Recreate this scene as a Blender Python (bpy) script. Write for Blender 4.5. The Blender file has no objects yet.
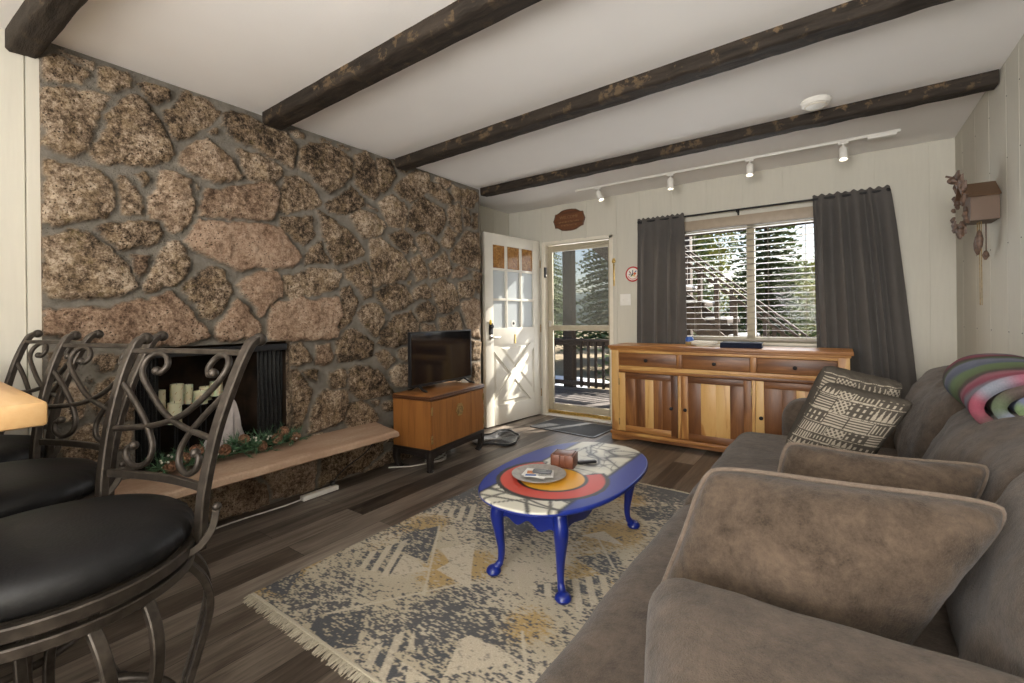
import bpy, bmesh, math, random
import numpy as np
from mathutils import Vector, Matrix, noise as mnoise

S = bpy.context.scene
COL = S.collection
PI = math.pi
rnd = random.Random(7)

# ------------------------------------------------------------------ camera
cam_d = bpy.data.cameras.new('camera')
cam = bpy.data.objects.new('camera', cam_d); COL.objects.link(cam)
cam_d.sensor_width = 36.0
cam_d.lens = 36.0 * 457.5 / 1024
cam_d.shift_y = -25.2 / 1024
cam_d.clip_start = 0.02; cam_d.clip_end = 300
cam.matrix_world = (Matrix.Translation((0, 0, 1.155)) @ Matrix.Rotation(math.radians(35.5), 4, 'Z')
                    @ Matrix.Rotation(PI / 2, 4, 'X') @ Matrix.Rotation(-0.0104, 4, 'Z'))
S.camera = cam

# ------------------------------------------------------------------ world, sun, exposure
world = bpy.data.worlds.new('world'); S.world = world
world.use_nodes = True
wn = world.node_tree.nodes; wl = world.node_tree.links
sky = wn.new('ShaderNodeTexSky')
sky.sky_type = 'NISHITA'; sky.sun_disc = False
sky.sun_elevation = math.radians(34); sky.sun_rotation = math.radians(30)
sky.air_density = 1.0; sky.dust_density = 1.5
wn['Background'].inputs['Strength'].default_value = 0.13
wl.new(sky.outputs[0], wn['Background'].inputs['Color'])

sd = bpy.data.lights.new('sun', 'SUN'); sd.energy = 11.0; sd.angle = math.radians(0.5); sd.color = (1.0, 0.93, 0.82)
sun = bpy.data.objects.new('sun', sd); COL.objects.link(sun)
SUNV = Vector((0.43, 0.86, 0.60)).normalized()          # direction towards the sun
sun.rotation_euler = SUNV.to_track_quat('Z', 'Y').to_euler()

def area(name, loc, target, sx, sy, power, color=(1, 1, 1)):
    d = bpy.data.lights.new(name, 'AREA'); d.shape = 'RECTANGLE'; d.size = sx; d.size_y = sy
    d.energy = power; d.color = color
    o = bpy.data.objects.new(name, d); COL.objects.link(o); o.location = loc
    o.rotation_euler = (Vector(target) - Vector(loc)).to_track_quat('-Z', 'Y').to_euler()
    return o
# unseen fill lamps added behind the camera, then daylight of the front window and door
area('rear_fill', (-0.35, -3.1, 1.5), (-1.0, 2.5, 1.75), 1.8, 1.5, 80, (1.0, 0.97, 0.93))  # added fill from behind; the rear wall has no window
area('overhead_fill', (-0.1, -1.6, 2.36), (-0.1, -1.6, 0), 1.6, 0.9, 14, (1.0, 0.94, 0.86))  # added downward fill, no fixture is modelled here
area('ceiling_bounce_fill', (-0.2, -1.3, 1.35), (0.9, 0.7, 4.4), 1.6, 1.0, 88, (1.0, 0.975, 0.95))  # added lamp facing up to brighten the ceiling
area('front_window_daylight', (-0.65, 4.74, 1.45), (-0.8, 0, 1.9), 1.2, 1.0, 18, (0.95, 0.98, 1.0))
area('door_daylight', (-2.38, 4.78, 1.2), (-2.3, 0, 1.2), 0.75, 1.6, 9, (0.97, 0.98, 1.0))

S.view_settings.view_transform = 'Standard'
S.view_settings.look = 'None'
S.view_settings.gamma = 1.0
S.view_settings.use_curve_mapping = False
S.view_settings.exposure = 0.52

# ------------------------------------------------------------------ mesh helpers
class MB:
    def __init__(s): s.v = []; s.f = []; s.c = []; s.cur = (1, 1, 1)
    def add(s, vs, fs, col=None):
        b = len(s.v); s.v += [tuple(p) for p in vs]; s.f += [tuple(i + b for i in f) for f in fs]
        if isinstance(col, list): s.c += col
        else: s.c += [col or s.cur] * len(vs)
        return s
    def box(s, x0, x1, y0, y1, z0, z1, bev=0.0, M=None, col=None):
        x0, x1 = min(x0, x1), max(x0, x1); y0, y1 = min(y0, y1), max(y0, y1); z0, z1 = min(z0, z1), max(z0, z1)
        if bev <= 0:
            vs = [(x, y, z) for x in (x0, x1) for y in (y0, y1) for z in (z0, z1)]
            fs = [(0, 1, 3, 2), (4, 6, 7, 5), (0, 4, 5, 1), (2, 3, 7, 6), (0, 2, 6, 4), (1, 5, 7, 3)]
        else:
            b = min(bev, (x1 - x0) / 2.01, (y1 - y0) / 2.01, (z1 - z0) / 2.01)
            bm = bmesh.new(); bmesh.ops.create_cube(bm, size=1)
            for v in bm.verts:
                v.co = Vector(((x0 + x1) / 2 + v.co.x * (x1 - x0), (y0 + y1) / 2 + v.co.y * (y1 - y0), (z0 + z1) / 2 + v.co.z * (z1 - z0)))
            bmesh.ops.bevel(bm, geom=bm.edges[:], offset=b, segments=2, affect='EDGES', profile=0.5)
            bm.verts.index_update()
            vs = [tuple(v.co) for v in bm.verts]; fs = [tuple(v.index for v in f.verts) for f in bm.faces]; bm.free()
        if M is not None: vs = [tuple(M @ Vector(p)) for p in vs]
        return s.add(vs, fs, col)
    def sweep(s, path, w, h=None, n=8, closed=False, up=(0, 0, 1), taper=None, caps=True):
        # round section (radius w) or rectangular section (w across, h along the up side)
        P = [Vector(p) for p in path]; N = len(P); vs = []; fs = []
        T = []
        for i in range(N):
            a = P[(i - 1) % N] if (closed or i > 0) else P[i]
            b = P[(i + 1) % N] if (closed or i < N - 1) else P[i]
            t = (b - a); T.append(t.normalized() if t.length > 1e-9 else Vector((0, 0, 1)))
        u = Vector(up)
        if abs(u.dot(T[0])) > 0.95: u = Vector((1, 0, 0)) if abs(T[0].x) < 0.9 else Vector((0, 1, 0))
        nrm = (u - T[0] * u.dot(T[0])).normalized()
        if h is None: sec = [(w * math.cos(2 * PI * k / n), w * math.sin(2 * PI * k / n)) for k in range(n)]
        else:
            c = min(w, h) * 0.15
            W = w / 2; H = h / 2
            sec = [(-W + c, -H), (W - c, -H), (W, -H + c), (W, H - c), (W - c, H), (-W + c, H), (-W, H - c), (-W, -H + c)]
        n = len(sec)
        for i in range(N):
            nrm = nrm - T[i] * nrm.dot(T[i])
            nrm = nrm.normalized() if nrm.length > 1e-6 else T[i].orthogonal().normalized()
            bi = T[i].cross(nrm); k = taper[i] if taper else 1.0
            for (a, b) in sec: vs.append(tuple(P[i] + (bi * a + nrm * b) * k))
        R = N if closed else N - 1
        for i in range(R):
            for k in range(n):
                a = i * n + k; b = i * n + (k + 1) % n; c = ((i + 1) % N) * n + (k + 1) % n; d = ((i + 1) % N) * n + k
                fs.append((a, b, c, d))
        if not closed and caps:
            fs.append(tuple(range(n))[::-1]); fs.append(tuple((N - 1) * n + k for k in range(n)))
        return s.add(vs, fs)
    def lathe(s, prof, n=24, c=(0, 0, 0), M=None, sx=1, sy=1):
        vs = []; fs = []
        for (r, z) in prof:
            for k in range(n):
                a = 2 * PI * k / n; vs.append((c[0] + r * sx * math.cos(a), c[1] + r * sy * math.sin(a), c[2] + z))
        for i in range(len(prof) - 1):
            for k in range(n):
                fs.append((i * n + k, i * n + (k + 1) % n, (i + 1) * n + (k + 1) % n, (i + 1) * n + k))
        if prof[0][0] > 1e-6: fs.append(tuple(range(n))[::-1])
        if prof[-1][0] > 1e-6: fs.append(tuple((len(prof) - 1) * n + k for k in range(n)))
        if M is not None: vs = [tuple(M @ Vector(p)) for p in vs]
        return s.add(vs, fs)
    def prism(s, pts, z0, z1, M=None):
        n = len(pts); vs = [(x, y, z0) for x, y in pts] + [(x, y, z1) for x, y in pts]
        fs = [tuple(range(n))[::-1], tuple(range(n, 2 * n))] + [(k, (k + 1) % n, n + (k + 1) % n, n + k) for k in range(n)]
        if M is not None: vs = [tuple(M @ Vector(p)) for p in vs]
        return s.add(vs, fs)
    def grid(s, P, nu, nv, closed_u=False, col=None):
        fs = []
        for j in range(nv - 1):
            for i in range(nu - (0 if closed_u else 1)):
                i2 = (i + 1) % nu; fs.append((j * nu + i, j * nu + i2, (j + 1) * nu + i2, (j + 1) * nu + i))
        return s.add(P, fs, col)
    def ball(s, c, r, n=10, sc=(1, 1, 1)):
        prof = [(r * math.sin(PI * k / n) if 0 < k < n else 0.0005 * r, -r * math.cos(PI * k / n)) for k in range(n + 1)]
        vs = []; fs = []; m = n + 2
        for (q, z) in prof:
            for k in range(m): vs.append((c[0] + q * math.cos(2 * PI * k / m) * sc[0], c[1] + q * math.sin(2 * PI * k / m) * sc[1], c[2] + z * sc[2]))
        for i in range(n):
            for k in range(m): fs.append((i * m + k, i * m + (k + 1) % m, (i + 1) * m + (k + 1) % m, (i + 1) * m + k))
        return s.add(vs, fs)
    def build(s, name, mat, parent=None, smooth=True, angle=40, fix=True):
        me = bpy.data.meshes.new(name); me.from_pydata(s.v, [], s.f)
        if fix:
            bm = bmesh.new(); bm.from_mesh(me); bmesh.ops.recalc_face_normals(bm, faces=bm.faces[:]); bm.to_mesh(me); bm.free()
        at = me.color_attributes.new('tint', 'FLOAT_COLOR', 'POINT')
        arr = np.ones((len(s.v), 4), dtype=np.float32); arr[:, :3] = np.array(s.c, dtype=np.float32).reshape(-1, 3)
        at.data.foreach_set('color', arr.ravel())
        me.materials.append(mat)
        if smooth:
            me.polygons.foreach_set('use_smooth', [True] * len(me.polygons))
            me.set_sharp_from_angle(angle=math.radians(angle))
        o = bpy.data.objects.new(name, me); COL.objects.link(o)
        if parent is not None:
            o.parent = parent
            if parent.get('_w'): pass
        return o

WORLD = {}
def thing(name, label, cat, loc=(0, 0, 0), rz=0.0, group=None):
    o = bpy.data.objects.new(name, None); COL.objects.link(o)
    o.empty_display_size = 0.1
    o.location = loc; o.rotation_euler = (0, 0, rz)
    o['label'] = label; o['category'] = cat
    if group: o['group'] = group
    WORLD[o.name] = Matrix.Translation(loc) @ Matrix.Rotation(rz, 4, 'Z')
    return o
def part(mb, name, mat, parent, world=True, label=None, **k):
    """one mesh child; mb is in world coordinates when world=True"""
    if world:
        p = parent
        while p is not None and p.name not in WORLD: p = p.parent
        Mi = WORLD[p.name].inverted()
        mb.v = [tuple(Mi @ Vector(q)) for q in mb.v]
    o = mb.build(name, mat, parent, **k)
    if label: o['label'] = label
    return o
def single(mb, name, mat, label, cat, group=None, **k):
    """a thing that is one mesh; origin moved to its base"""
    a = np.array(mb.v); c = (a.min(0) + a.max(0)) / 2; c[2] = a[:, 2].min()
    mb.v = [tuple(q) for q in (a - c)]
    o = mb.build(name, mat, None, **k); o.location = c
    o['label'] = label; o['category'] = cat
    if group: o['group'] = group
    WORLD[o.name] = Matrix.Translation(c)
    return o
def struct(mb, name, mat, **k):
    o = mb.build(name, mat, None, **k); o['kind'] = 'structure'; WORLD[o.name] = Matrix.Identity(4)
    return o
def copy_tree(o, parent=None, loc=None, rz=None, label=None):
    c = o.copy(); COL.objects.link(c)
    if parent is not None: c.parent = parent
    if loc is not None: c.location = loc
    if rz is not None: c.rotation_euler = (0, 0, rz)
    if label: c['label'] = label
    for ch in [x for x in bpy.data.objects if x.parent == o]: copy_tree(ch, c)
    return c
def spline(pts, k=6, closed=False):
    P = [Vector(p) for p in pts]; n = len(P); out = []
    R = n if closed else n - 1
    for i in range(R):
        if closed: a, b, c, d = P[(i - 1) % n], P[i], P[(i + 1) % n], P[(i + 2) % n]
        else: a, b, c, d = P[max(i - 1, 0)], P[i], P[i + 1], P[min(i + 2, n - 1)]
        for j in range(k):
            t = j / k
            out.append(0.5 * ((2 * b) + (c - a) * t + (2 * a - 5 * b + 4 * c - d) * t * t + (3 * b - a - 3 * c + d) * t ** 3))
    if not closed: out.append(P[-1])
    return out
def circle(c, r, n=40, ry=None):
    return [(c[0] + r * math.cos(2 * PI * k / n), c[1] + (ry or r) * math.sin(2 * PI * k / n), c[2]) for k in range(n)]

def nz(p, s, seed=0.0):
    return mnoise.noise(Vector((p[0] * s + seed, p[1] * s - seed * 1.7, p[2] * s + seed * .6)))

# ------------------------------------------------------------------ materials
class NT:
    def __init__(s, name, rough=0.6, metal=0.0, spec=0.5):
        s.m = bpy.data.materials.new(name); s.m.use_nodes = True
        s.n = s.m.node_tree.nodes; s.l = s.m.node_tree.links; s.b = s.n['Principled BSDF']
        s.b.inputs['Roughness'].default_value = rough; s.b.inputs['Metallic'].default_value = metal
        s.b.inputs['Specular IOR Level'].default_value = spec
        s.tc = s.n.new('ShaderNodeTexCoord'); s.co = s.tc.outputs['Object']
    def map(s, scale=(1, 1, 1), rot=(0, 0, 0), loc=(0, 0, 0), src=None):
        m = s.n.new('ShaderNodeMapping'); m.inputs['Scale'].default_value = scale; m.inputs['Rotation'].default_value = rot
        m.inputs['Location'].default_value = loc
        s.l.new(src or s.co, m.inputs['Vector']); return m.outputs[0]
    def noise(s, scale, detail=4, rough=0.55, vec=None, dist=0.0, out='Fac'):
        t = s.n.new('ShaderNodeTexNoise'); t.inputs['Scale'].default_value = scale; t.inputs['Detail'].default_value = detail
        t.inputs['Roughness'].default_value = rough; t.inputs['Distortion'].default_value = dist
        s.l.new(vec or s.co, t.inputs['Vector']); return t.outputs[out]
    def vor(s, scale, vec=None, feature='F1', out='Distance'):
        t = s.n.new('ShaderNodeTexVoronoi'); t.feature = feature; t.inputs['Scale'].default_value = scale
        s.l.new(vec or s.co, t.inputs['Vector']); return t.outputs[out]
    def wave(s, scale, dist=5, detail=3, vec=None, dir='X', dscale=1.0, kind='BANDS'):
        t = s.n.new('ShaderNodeTexWave'); t.wave_type = kind; t.bands_direction = dir
        t.inputs['Scale'].default_value = scale; t.inputs['Distortion'].default_value = dist
        t.inputs['Detail'].default_value = detail; t.inputs['Detail Scale'].default_value = dscale
        s.l.new(vec or s.co, t.inputs['Vector']); return t.outputs['Fac']
    def ramp(s, fac, stops, interp='LINEAR'):
        r = s.n.new('ShaderNodeValToRGB'); r.color_ramp.interpolation = interp; e = r.color_ramp.elements
        while len(e) > 1: e.remove(e[0])
        for i, (p, c) in enumerate(stops):
            q = e[0] if i == 0 else e.new(p)
            q.position = p; q.color = (c, c, c, 1) if isinstance(c, (int, float)) else (*c, 1)
        s.l.new(fac, r.inputs['Fac']); return r.outputs['Color']
    def mix(s, fac, a, b, mode='MIX'):
        m = s.n.new('ShaderNodeMix'); m.data_type = 'RGBA'; m.blend_type = mode
        for k, v in ((0, fac), (6, a), (7, b)):
            if isinstance(v, bpy.types.NodeSocket): s.l.new(v, m.inputs[k])
            elif isinstance(v, (int, float)): m.inputs[k].default_value = v if k == 0 else (v, v, v, 1)
            else: m.inputs[k].default_value = (*v, 1)
        return m.outputs[2]
    def math(s, op, a, b=0.0):
        m = s.n.new('ShaderNodeMath'); m.operation = op
        for k, v in ((0, a), (1, b)):
            if isinstance(v, bpy.types.NodeSocket): s.l.new(v, m.inputs[k])
            else: m.inputs[k].default_value = v
        return m.outputs[0]
    def tint(s):
        a = s.n.new('ShaderNodeAttribute'); a.attribute_name = 'tint'; return a.outputs['Color']
    def sep(s, c):
        q = s.n.new('ShaderNodeSeparateColor'); s.l.new(c, q.inputs[0]); return q.outputs
    def color(s, c):
        if isinstance(c, bpy.types.NodeSocket): s.l.new(c, s.b.inputs['Base Color'])
        else: s.b.inputs['Base Color'].default_value = (*c, 1)
        return s
    def rough(s, r): s.l.new(r, s.b.inputs['Roughness']); return s
    def bump(s, h, strength=0.3, dist=0.01):
        b = s.n.new('ShaderNodeBump'); b.inputs['Strength'].default_value = strength; b.inputs['Distance'].default_value = dist
        s.l.new(h, b.inputs['Height']); s.l.new(b.outputs[0], s.b.inputs['Normal']); return s

def plain(name, c, rough=0.5, metal=0.0, var=0.08, scale=20, bump=0.0, spec=0.5):
    t = NT(name, rough, metal, spec)
    d = tuple(max(0, x * (1 - var)) for x in c); e = tuple(min(1, x * (1 + var)) for x in c)
    n = t.noise(scale)
    t.color(t.ramp(n, [(0.35, d), (0.65, e)]))
    if bump: t.bump(n, bump, 0.004)
    return t.m

def m_paint(name, c, streak=True):
    t = NT(name, 0.62, spec=0.25)
    n = t.noise(9, 5, vec=t.map((1, 1, .12))); f = t.noise(60, 3, vec=t.map((1, 1, .08)))
    t.color(t.mix(0.5, t.ramp(n, [(.3, tuple(x * .93 for x in c)), (.7, c)]), t.ramp(f, [(.3, tuple(x * .95 for x in c)), (.7, tuple(min(1, x * 1.03) for x in c))])))
    t.bump(f, 0.18, 0.003); return t.m
M = {}
M['wall'] = m_paint('cream_paint', (0.59, 0.565, 0.49))
M['trim'] = plain('trim_paint', (0.74, 0.69, 0.58), 0.5, var=.03)
t = NT('ceiling_paint', 0.85, spec=0.15); a = t.noise(70, 4); b2 = t.noise(1.5, 3)
t.color(t.ramp(b2, [(.3, (.84, .825, .805)), (.7, (.88, .865, .845))])); t.bump(a, 0.12, 0.004); M['ceiling'] = t.m
M['door_paint'] = plain('door_paint', (0.72, 0.69, 0.61), 0.45, var=.03, scale=6)
M['storm'] = plain('beige_enamel', (0.42, 0.37, 0.27), 0.45, var=.04)
M['brass'] = plain('brass', (0.62, 0.42, 0.13), 0.3, 1.0, var=.2, scale=30)
M['old_brass'] = plain('aged_brass', (0.34, 0.235, 0.10), 0.45, .6, var=.35, scale=60)
M['nickel'] = plain('satin_nickel', (0.55, 0.53, 0.5), 0.3, 1.0)
M['black_plastic'] = plain('black_plastic', (0.015, 0.015, 0.016), 0.35, var=.1)
M['black_iron'] = plain('black_iron', (0.02, 0.02, 0.022), 0.5, 0.5, var=.2)
M['white_plastic'] = plain('white_plastic', (0.78, 0.76, 0.71), 0.4, var=.02)
M['white_metal'] = plain('white_enamel', (0.74, 0.72, 0.67), 0.35, var=.02)
M['rubber'] = plain('dark_rubber', (0.035, 0.036, 0.038), 0.75, var=.25, scale=90, bump=.3)
M['tray'] = plain('tray_rubber', (0.06, 0.062, 0.066), 0.35, var=.2, scale=40, bump=.2)
M['cable_white'] = plain('white_cable', (0.62, 0.6, 0.56), 0.5)
M['cable_black'] = plain('black_cable', (0.02, 0.02, 0.02), 0.5)
# stool metal
t = NT('bronzed_steel', 0.42, 0.6); n = t.noise(40, 4)
t.color(t.ramp(n, [(.3, (.030, .024, .019)), (.7, (.070, .057, .046))])); M['bronze'] = t.m
t = NT('black_leather', 0.45, spec=0.25); n = t.noise(5, 4); v = t.vor(160)
t.color(t.ramp(n, [(.3, (.005, .005, .0055)), (.7, (.009, .009, .0095))])); t.bump(v, .12, .002); M['leather'] = t.m

def wood(name, axis, stops, scale=1.0, rough=0.4, use_tint=True, bump=.08, ring=6.0):
    """grain running along axis; tint R shifts the tone of each board, G offsets the figure"""
    t = NT(name, rough)
    sc = {'X': (.12, 1, 1), 'Y': (1, .12, 1), 'Z': (1, 1, .12)}[axis]
    vec = t.map(sc)
    if use_tint:
        add = t.n.new('ShaderNodeVectorMath'); add.operation = 'MULTIPLY_ADD'
        t.l.new(t.tint(), add.inputs[0]); add.inputs[1].default_value = (7.3, 11.1, 5.7); t.l.new(vec, add.inputs[2]); vec = add.outputs[0]
    g = t.noise(ring * scale, 3, .5, vec, 1.2); fine = t.noise(70 * scale, 3, .6, vec)
    w = t.math('FRACT', t.math('MULTIPLY', g, 4.0)); w = t.math('ABSOLUTE', t.math('SUBTRACT', w, .5))
    k = t.math('ADD', t.math('MULTIPLY', g, .75), t.math('MULTIPLY', w, .22))
    k = t.math('ADD', k, t.math('MULTIPLY', t.math('SUBTRACT', fine, .5), .18))
    if use_tint: k = t.math('ADD', k, t.math('MULTIPLY', t.math('SUBTRACT', t.sep(t.tint())[0], .5), 1.0))
    t.color(t.ramp(k, stops)); t.bump(fine, bump, .003)
    return t.m
SHEE = [(.05, (.070, .024, .008)), (.28, (.18, .068, .020)), (.42, (.32, .135, .038)), (.56, (.46, .22, .065)), (.62, (.62, .36, .12)), (1.0, (.72, .48, .20))]
M['shee_x'] = wood('sheesham_x', 'X', SHEE, 1.2, .42, ring=5)
M['shee_z'] = wood('sheesham_z', 'Z', SHEE, 1.2, .42, ring=5)
ELM = [(.1, (.20, .075, .02)), (.45, (.33, .135, .036)), (.7, (.43, .19, .055)), (1, (.5, .24, .075))]
M['elm_z'] = wood('elm_z', 'Z', ELM, 1.5, .35)
M['elm_x'] = wood('elm_x', 'X', ELM, 1.5, .35)
DK = [(.1, (.03, .011, .005)), (.9, (.09, .035, .015))]
M['rosewood'] = wood('rosewood', 'X', DK, 1.5, .35)
M['blackwood'] = plain('black_lacquer', (0.018, 0.014, 0.012), 0.35, var=.2)
M['butcher'] = wood('butcher_block', 'X', [(.15, (.30, .15, .055)), (.45, (.50, .31, .14)), (.8, (.60, .43, .24))], 1.2, .32)
M['sign_wood'] = wood('sign_wood', 'X', [(.2, (.07, .022, .008)), (.8, (.22, .085, .03))], 3, .5)
M['red_box'] = wood('red_mahogany', 'X', [(.2, (.055, .018, .010)), (.8, (.15, .050, .025))], 3, .4)
M['clock_wood'] = wood('clock_wood', 'Z', [(.2, (.045, .025, .014)), (.8, (.11, .062, .034))], 3, .5)
M['carved'] = plain('carved_wood', (.11, .066, .045), .55, var=.4, scale=60, bump=.5)
# rough beams
t = NT('rough_beam', .72, spec=.25); vec = t.map((.15, 1, 1))
g = t.noise(30, 6, .65, vec); c = t.noise(11, 5, .7); c2 = t.vor(9, t.map((.4, 1, 1)))
base = t.ramp(g, [(.3, (.012, .009, .0065)), (.7, (.045, .034, .025))])
chip = t.ramp(t.sep(t.tint())[0], [(.0, 0), (1, 1)])
mask = t.math('MULTIPLY', chip, t.ramp(c, [(.555, 0), (.61, 1)]))
t.color(t.mix(mask, base, (.15, .10, .055))); t.bump(g, .9, .012); M['beam'] = t.m
# floor planks
t = NT('plank_floor', .42, spec=.4); vec = t.map(rot=(0, 0, PI / 2))
br = t.n.new('ShaderNodeTexBrick'); t.l.new(vec, br.inputs['Vector'])
br.inputs['Scale'].default_value = 1.0; br.inputs['Brick Width'].default_value = 1.22; br.inputs['Row Height'].default_value = .152
br.inputs['Mortar Size'].default_value = .0016; br.inputs['Mortar Smooth'].default_value = .2; br.inputs['Bias'].default_value = 0
br.inputs['Color1'].default_value = (0, 0, 0, 1); br.inputs['Color2'].default_value = (1, 1, 1, 1); br.inputs['Mortar'].default_value = (.5, .5, .5, 1)
br.offset = .37; br.offset_frequency = 2
add = t.n.new('ShaderNodeVectorMath'); add.operation = 'MULTIPLY_ADD'; t.l.new(br.outputs['Color'], add.inputs[0])
add.inputs[1].default_value = (13.7, 3.1, 7.7); t.l.new(t.map((1, .07, 1)), add.inputs[2])
g = t.noise(16, 5, .65, add.outputs[0], 1.5); f = t.noise(90, 4, .7, add.outputs[0])
k = t.math('ADD', t.math('MULTIPLY', g, .55), t.math('MULTIPLY', t.math('SUBTRACT', f, .5), .4))
k = t.math('ADD', k, t.math('MULTIPLY', t.math('SUBTRACT', t.sep(br.outputs['Color'])[0], .5), .33))
cc = t.ramp(k, [(.05, (.022, .016, .012)), (.22, (.078, .060, .046)), (.40, (.180, .148, .119)), (.60, (.32, .275, .23)), (.8, (.44, .39, .34))])
t.color(t.mix(t.math('MULTIPLY', br.outputs['Fac'], .85), cc, (.01, .008, .007)))
t.rough(t.ramp(f, [(.3, .34), (.7, .52)])); t.bump(f, .15, .002); M['floor'] = t.m
# stone: tint.R = stone mask, G = per-stone random, B = warm patch
t = NT('field_stone', .92, spec=.15); ch = t.sep(t.tint())
n1 = t.noise(34, 8, .80); n2 = t.noise(6, 4, .6); n3 = t.noise(110, 4, .75); pit = t.vor(60); big = t.noise(14, 5, .7)
k = t.math('ADD', t.math('MULTIPLY', n1, 1.05), t.math('MULTIPLY', t.math('SUBTRACT', n2, .5), .50))
k = t.math('ADD', k, t.math('MULTIPLY', t.math('SUBTRACT', n3, .5), .50)); k = t.math('ADD', k, .005)
k = t.math('ADD', k, t.math('MULTIPLY', t.math('SUBTRACT', ch[1], .5), .10))
dark = t.ramp(k, [(.28, (.010, .008, .006)), (.42, (.052, .038, .026)), (.50, (.155, .109, .072)), (.58, (.29, .212, .145)), (.70, (.56, .455, .345))])
pink = t.ramp(k, [(.22, (.030, .018, .012)), (.38, (.16, .098, .064)), (.50, (.30, .198, .135)), (.72, (.50, .37, .27))])
tan = t.ramp(k, [(.26, (.020, .014, .010)), (.40, (.125, .085, .050)), (.52, (.27, .190, .115)), (.72, (.52, .41, .28))])
stn = t.mix(t.ramp(big, [(.50, 0), (.60, .75)]), dark, tan)
stn = t.mix(ch[2], stn, pink)
yel = t.ramp(t.noise(10, 6, .75, t.map(loc=(5, 2, 1))), [(.58, 0), (.68, .45)])
stn = t.mix(t.math('MULTIPLY', yel, t.math('SUBTRACT', 1.0, ch[2])), stn, (.17, .130, .045))
pitm = t.math('MULTIPLY', t.ramp(pit, [(.14, 1), (.26, 0)]), t.ramp(t.noise(6, 2), [(.42, 0), (.56, .9)]))
stn = t.mix(pitm, stn, (.03, .022, .017))
mor = t.ramp(t.noise(18, 4), [(.3, (.170, .152, .126)), (.7, (.245, .222, .188))])
t.color(t.mix(ch[0], mor, stn))
t.bump(t.math('ADD', t.math('MULTIPLY', n1, 1.0), t.math('SUBTRACT', t.math('MULTIPLY', n3, .5), pitm)), 1.0, .014); M['stone'] = t.m
t = NT('sandstone', .8, spec=.2); n = t.noise(6, 5, .6, t.map((1, .35, 1))); f = t.noise(60, 4, .7)
t.color(t.mix(t.ramp(f, [(.4, 0), (.65, .5)]), t.ramp(n, [(.3, (.30, .185, .125)), (.5, (.42, .285, .20)), (.7, (.50, .37, .27))]), (.34, .22, .15)))
t.bump(f, .5, .006); M['sandstone'] = t.m
t = NT('soot_metal', .8, spec=.1); t.color(t.ramp(t.noise(5), [(.35, (.008, .007, .006)), (.7, (.045, .028, .018))])); M['soot'] = t.m
t = NT('spark_mesh', .6, .4); t.color(t.ramp(t.noise(200, 2), [(.4, (.006, .006, .006)), (.6, (.03, .03, .03))])); M['sparkmesh'] = t.m
# fabrics
def fabric(name, c, var=.2, sheen=.5, scale=12, fine=300, bump=.25, mott=0.0):
    t = NT(name, .95, spec=.1); n = t.noise(scale, 6, .72, None, .6); f = t.noise(fine, 2); s3 = t.noise(scale * 4.5, 5, .75)
    lo = tuple(x * (1 - var) for x in c); hi = tuple(min(1, x * (1 + var)) for x in c)
    k = t.math('ADD', t.math('MULTIPLY', n, .55), t.math('MULTIPLY', s3, .45))
    cc = t.ramp(k, [(.38, lo), (.62, hi)]); t.color(t.mix(t.ramp(f, [(.35, .0), (.65, .28)]), cc, tuple(min(1, x * 1.5) for x in c)))
    t.b.inputs['Sheen Weight'].default_value = sheen; t.b.inputs['Sheen Roughness'].default_value = .5
    t.bump(t.math('ADD', t.math('MULTIPLY', f, .5), t.math('ADD', t.math('MULTIPLY', s3, 1.0), t.math('MULTIPLY', n, mott))), bump, .006 if mott else .003); return t.m
M['sofa'] = fabric('sofa_chenille', (.068, .0515, .039), .45, .10, 9, mott=1.5, bump=.5)
M['pillow'] = fabric('pillow_chenille', (.060, .0435, .031), .55, .10, 9, mott=1.5, bump=.5)
M['piping'] = fabric('piping_cord', (.115, .088, .068), .2, .15, 30)
M['curtain'] = fabric('grey_curtain', (.090, .083, .078), .06, .15, 4, 500, .08)
def tinted(name, rough=.8, fine=250, amt=.25, sheen=0.0, spec=.3, bump=.2):
    t = NT(name, rough, spec=spec); f = t.noise(fine, 3, .7)
    t.color(t.mix(t.ramp(f, [(.3, 0), (.7, amt)]), t.tint(), t.mix(1.0, t.tint(), .45, 'MULTIPLY')))
    if sheen: t.b.inputs['Sheen Weight'].default_value = sheen
    if bump: t.bump(f, bump, .003)
    return t.m
M['tint_fabric'] = tinted('woven_pattern', .95, 220, .4, 0, .1, .3)
M['tint_rug'] = tinted('rug_pile', .97, 160, .45, .2, .05, .4)
M['tint_paint'] = tinted('gloss_paint', .42, 40, .06, 0, .5, .0)
M['tint_flat'] = tinted('matte_colour', .6, 80, .1, 0, .3, .0)
M['blue'] = plain('blue_gloss', (.008, .020, .19), .3, var=.12, scale=8)
M['pewter'] = plain('pewter', (.36, .34, .31), .45, .3, var=.15, scale=40)
M['paper'] = plain('paper', (.72, .71, .68), .7, var=.03)
M['grey_plastic'] = plain('grey_plastic', (.07, .07, .075), .4)
M['navy'] = plain('navy_cover', (.008, .012, .030), .7, spec=.15)
M['blind'] = plain('blind_slat', (.30, .265, .215), .5, var=.03)
M['valance'] = plain('blind_valance', (.36, .29, .215), .5, var=.06)
M['amber'] = None
t = NT('amber_glass', .15); n = t.noise(25, 4, .7, None, 2); t.color(t.ramp(n, [(.35, (.16, .06, .012)), (.55, (.36, .17, .04)), (.7, (.5, .3, .1))])); M['amber'] = t.m
t = NT('frosted_film', .25); n = t.wave(38, .4, 1, dir='Z'); t.color(t.ramp(n, [(.3, (.40, .44, .46)), (.7, (.56, .60, .61))])); M['door_glass'] = t.m
t = NT('screen_glass', .05); t.b.inputs['Base Color'].default_value = (1, 1, 1, 1)
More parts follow.
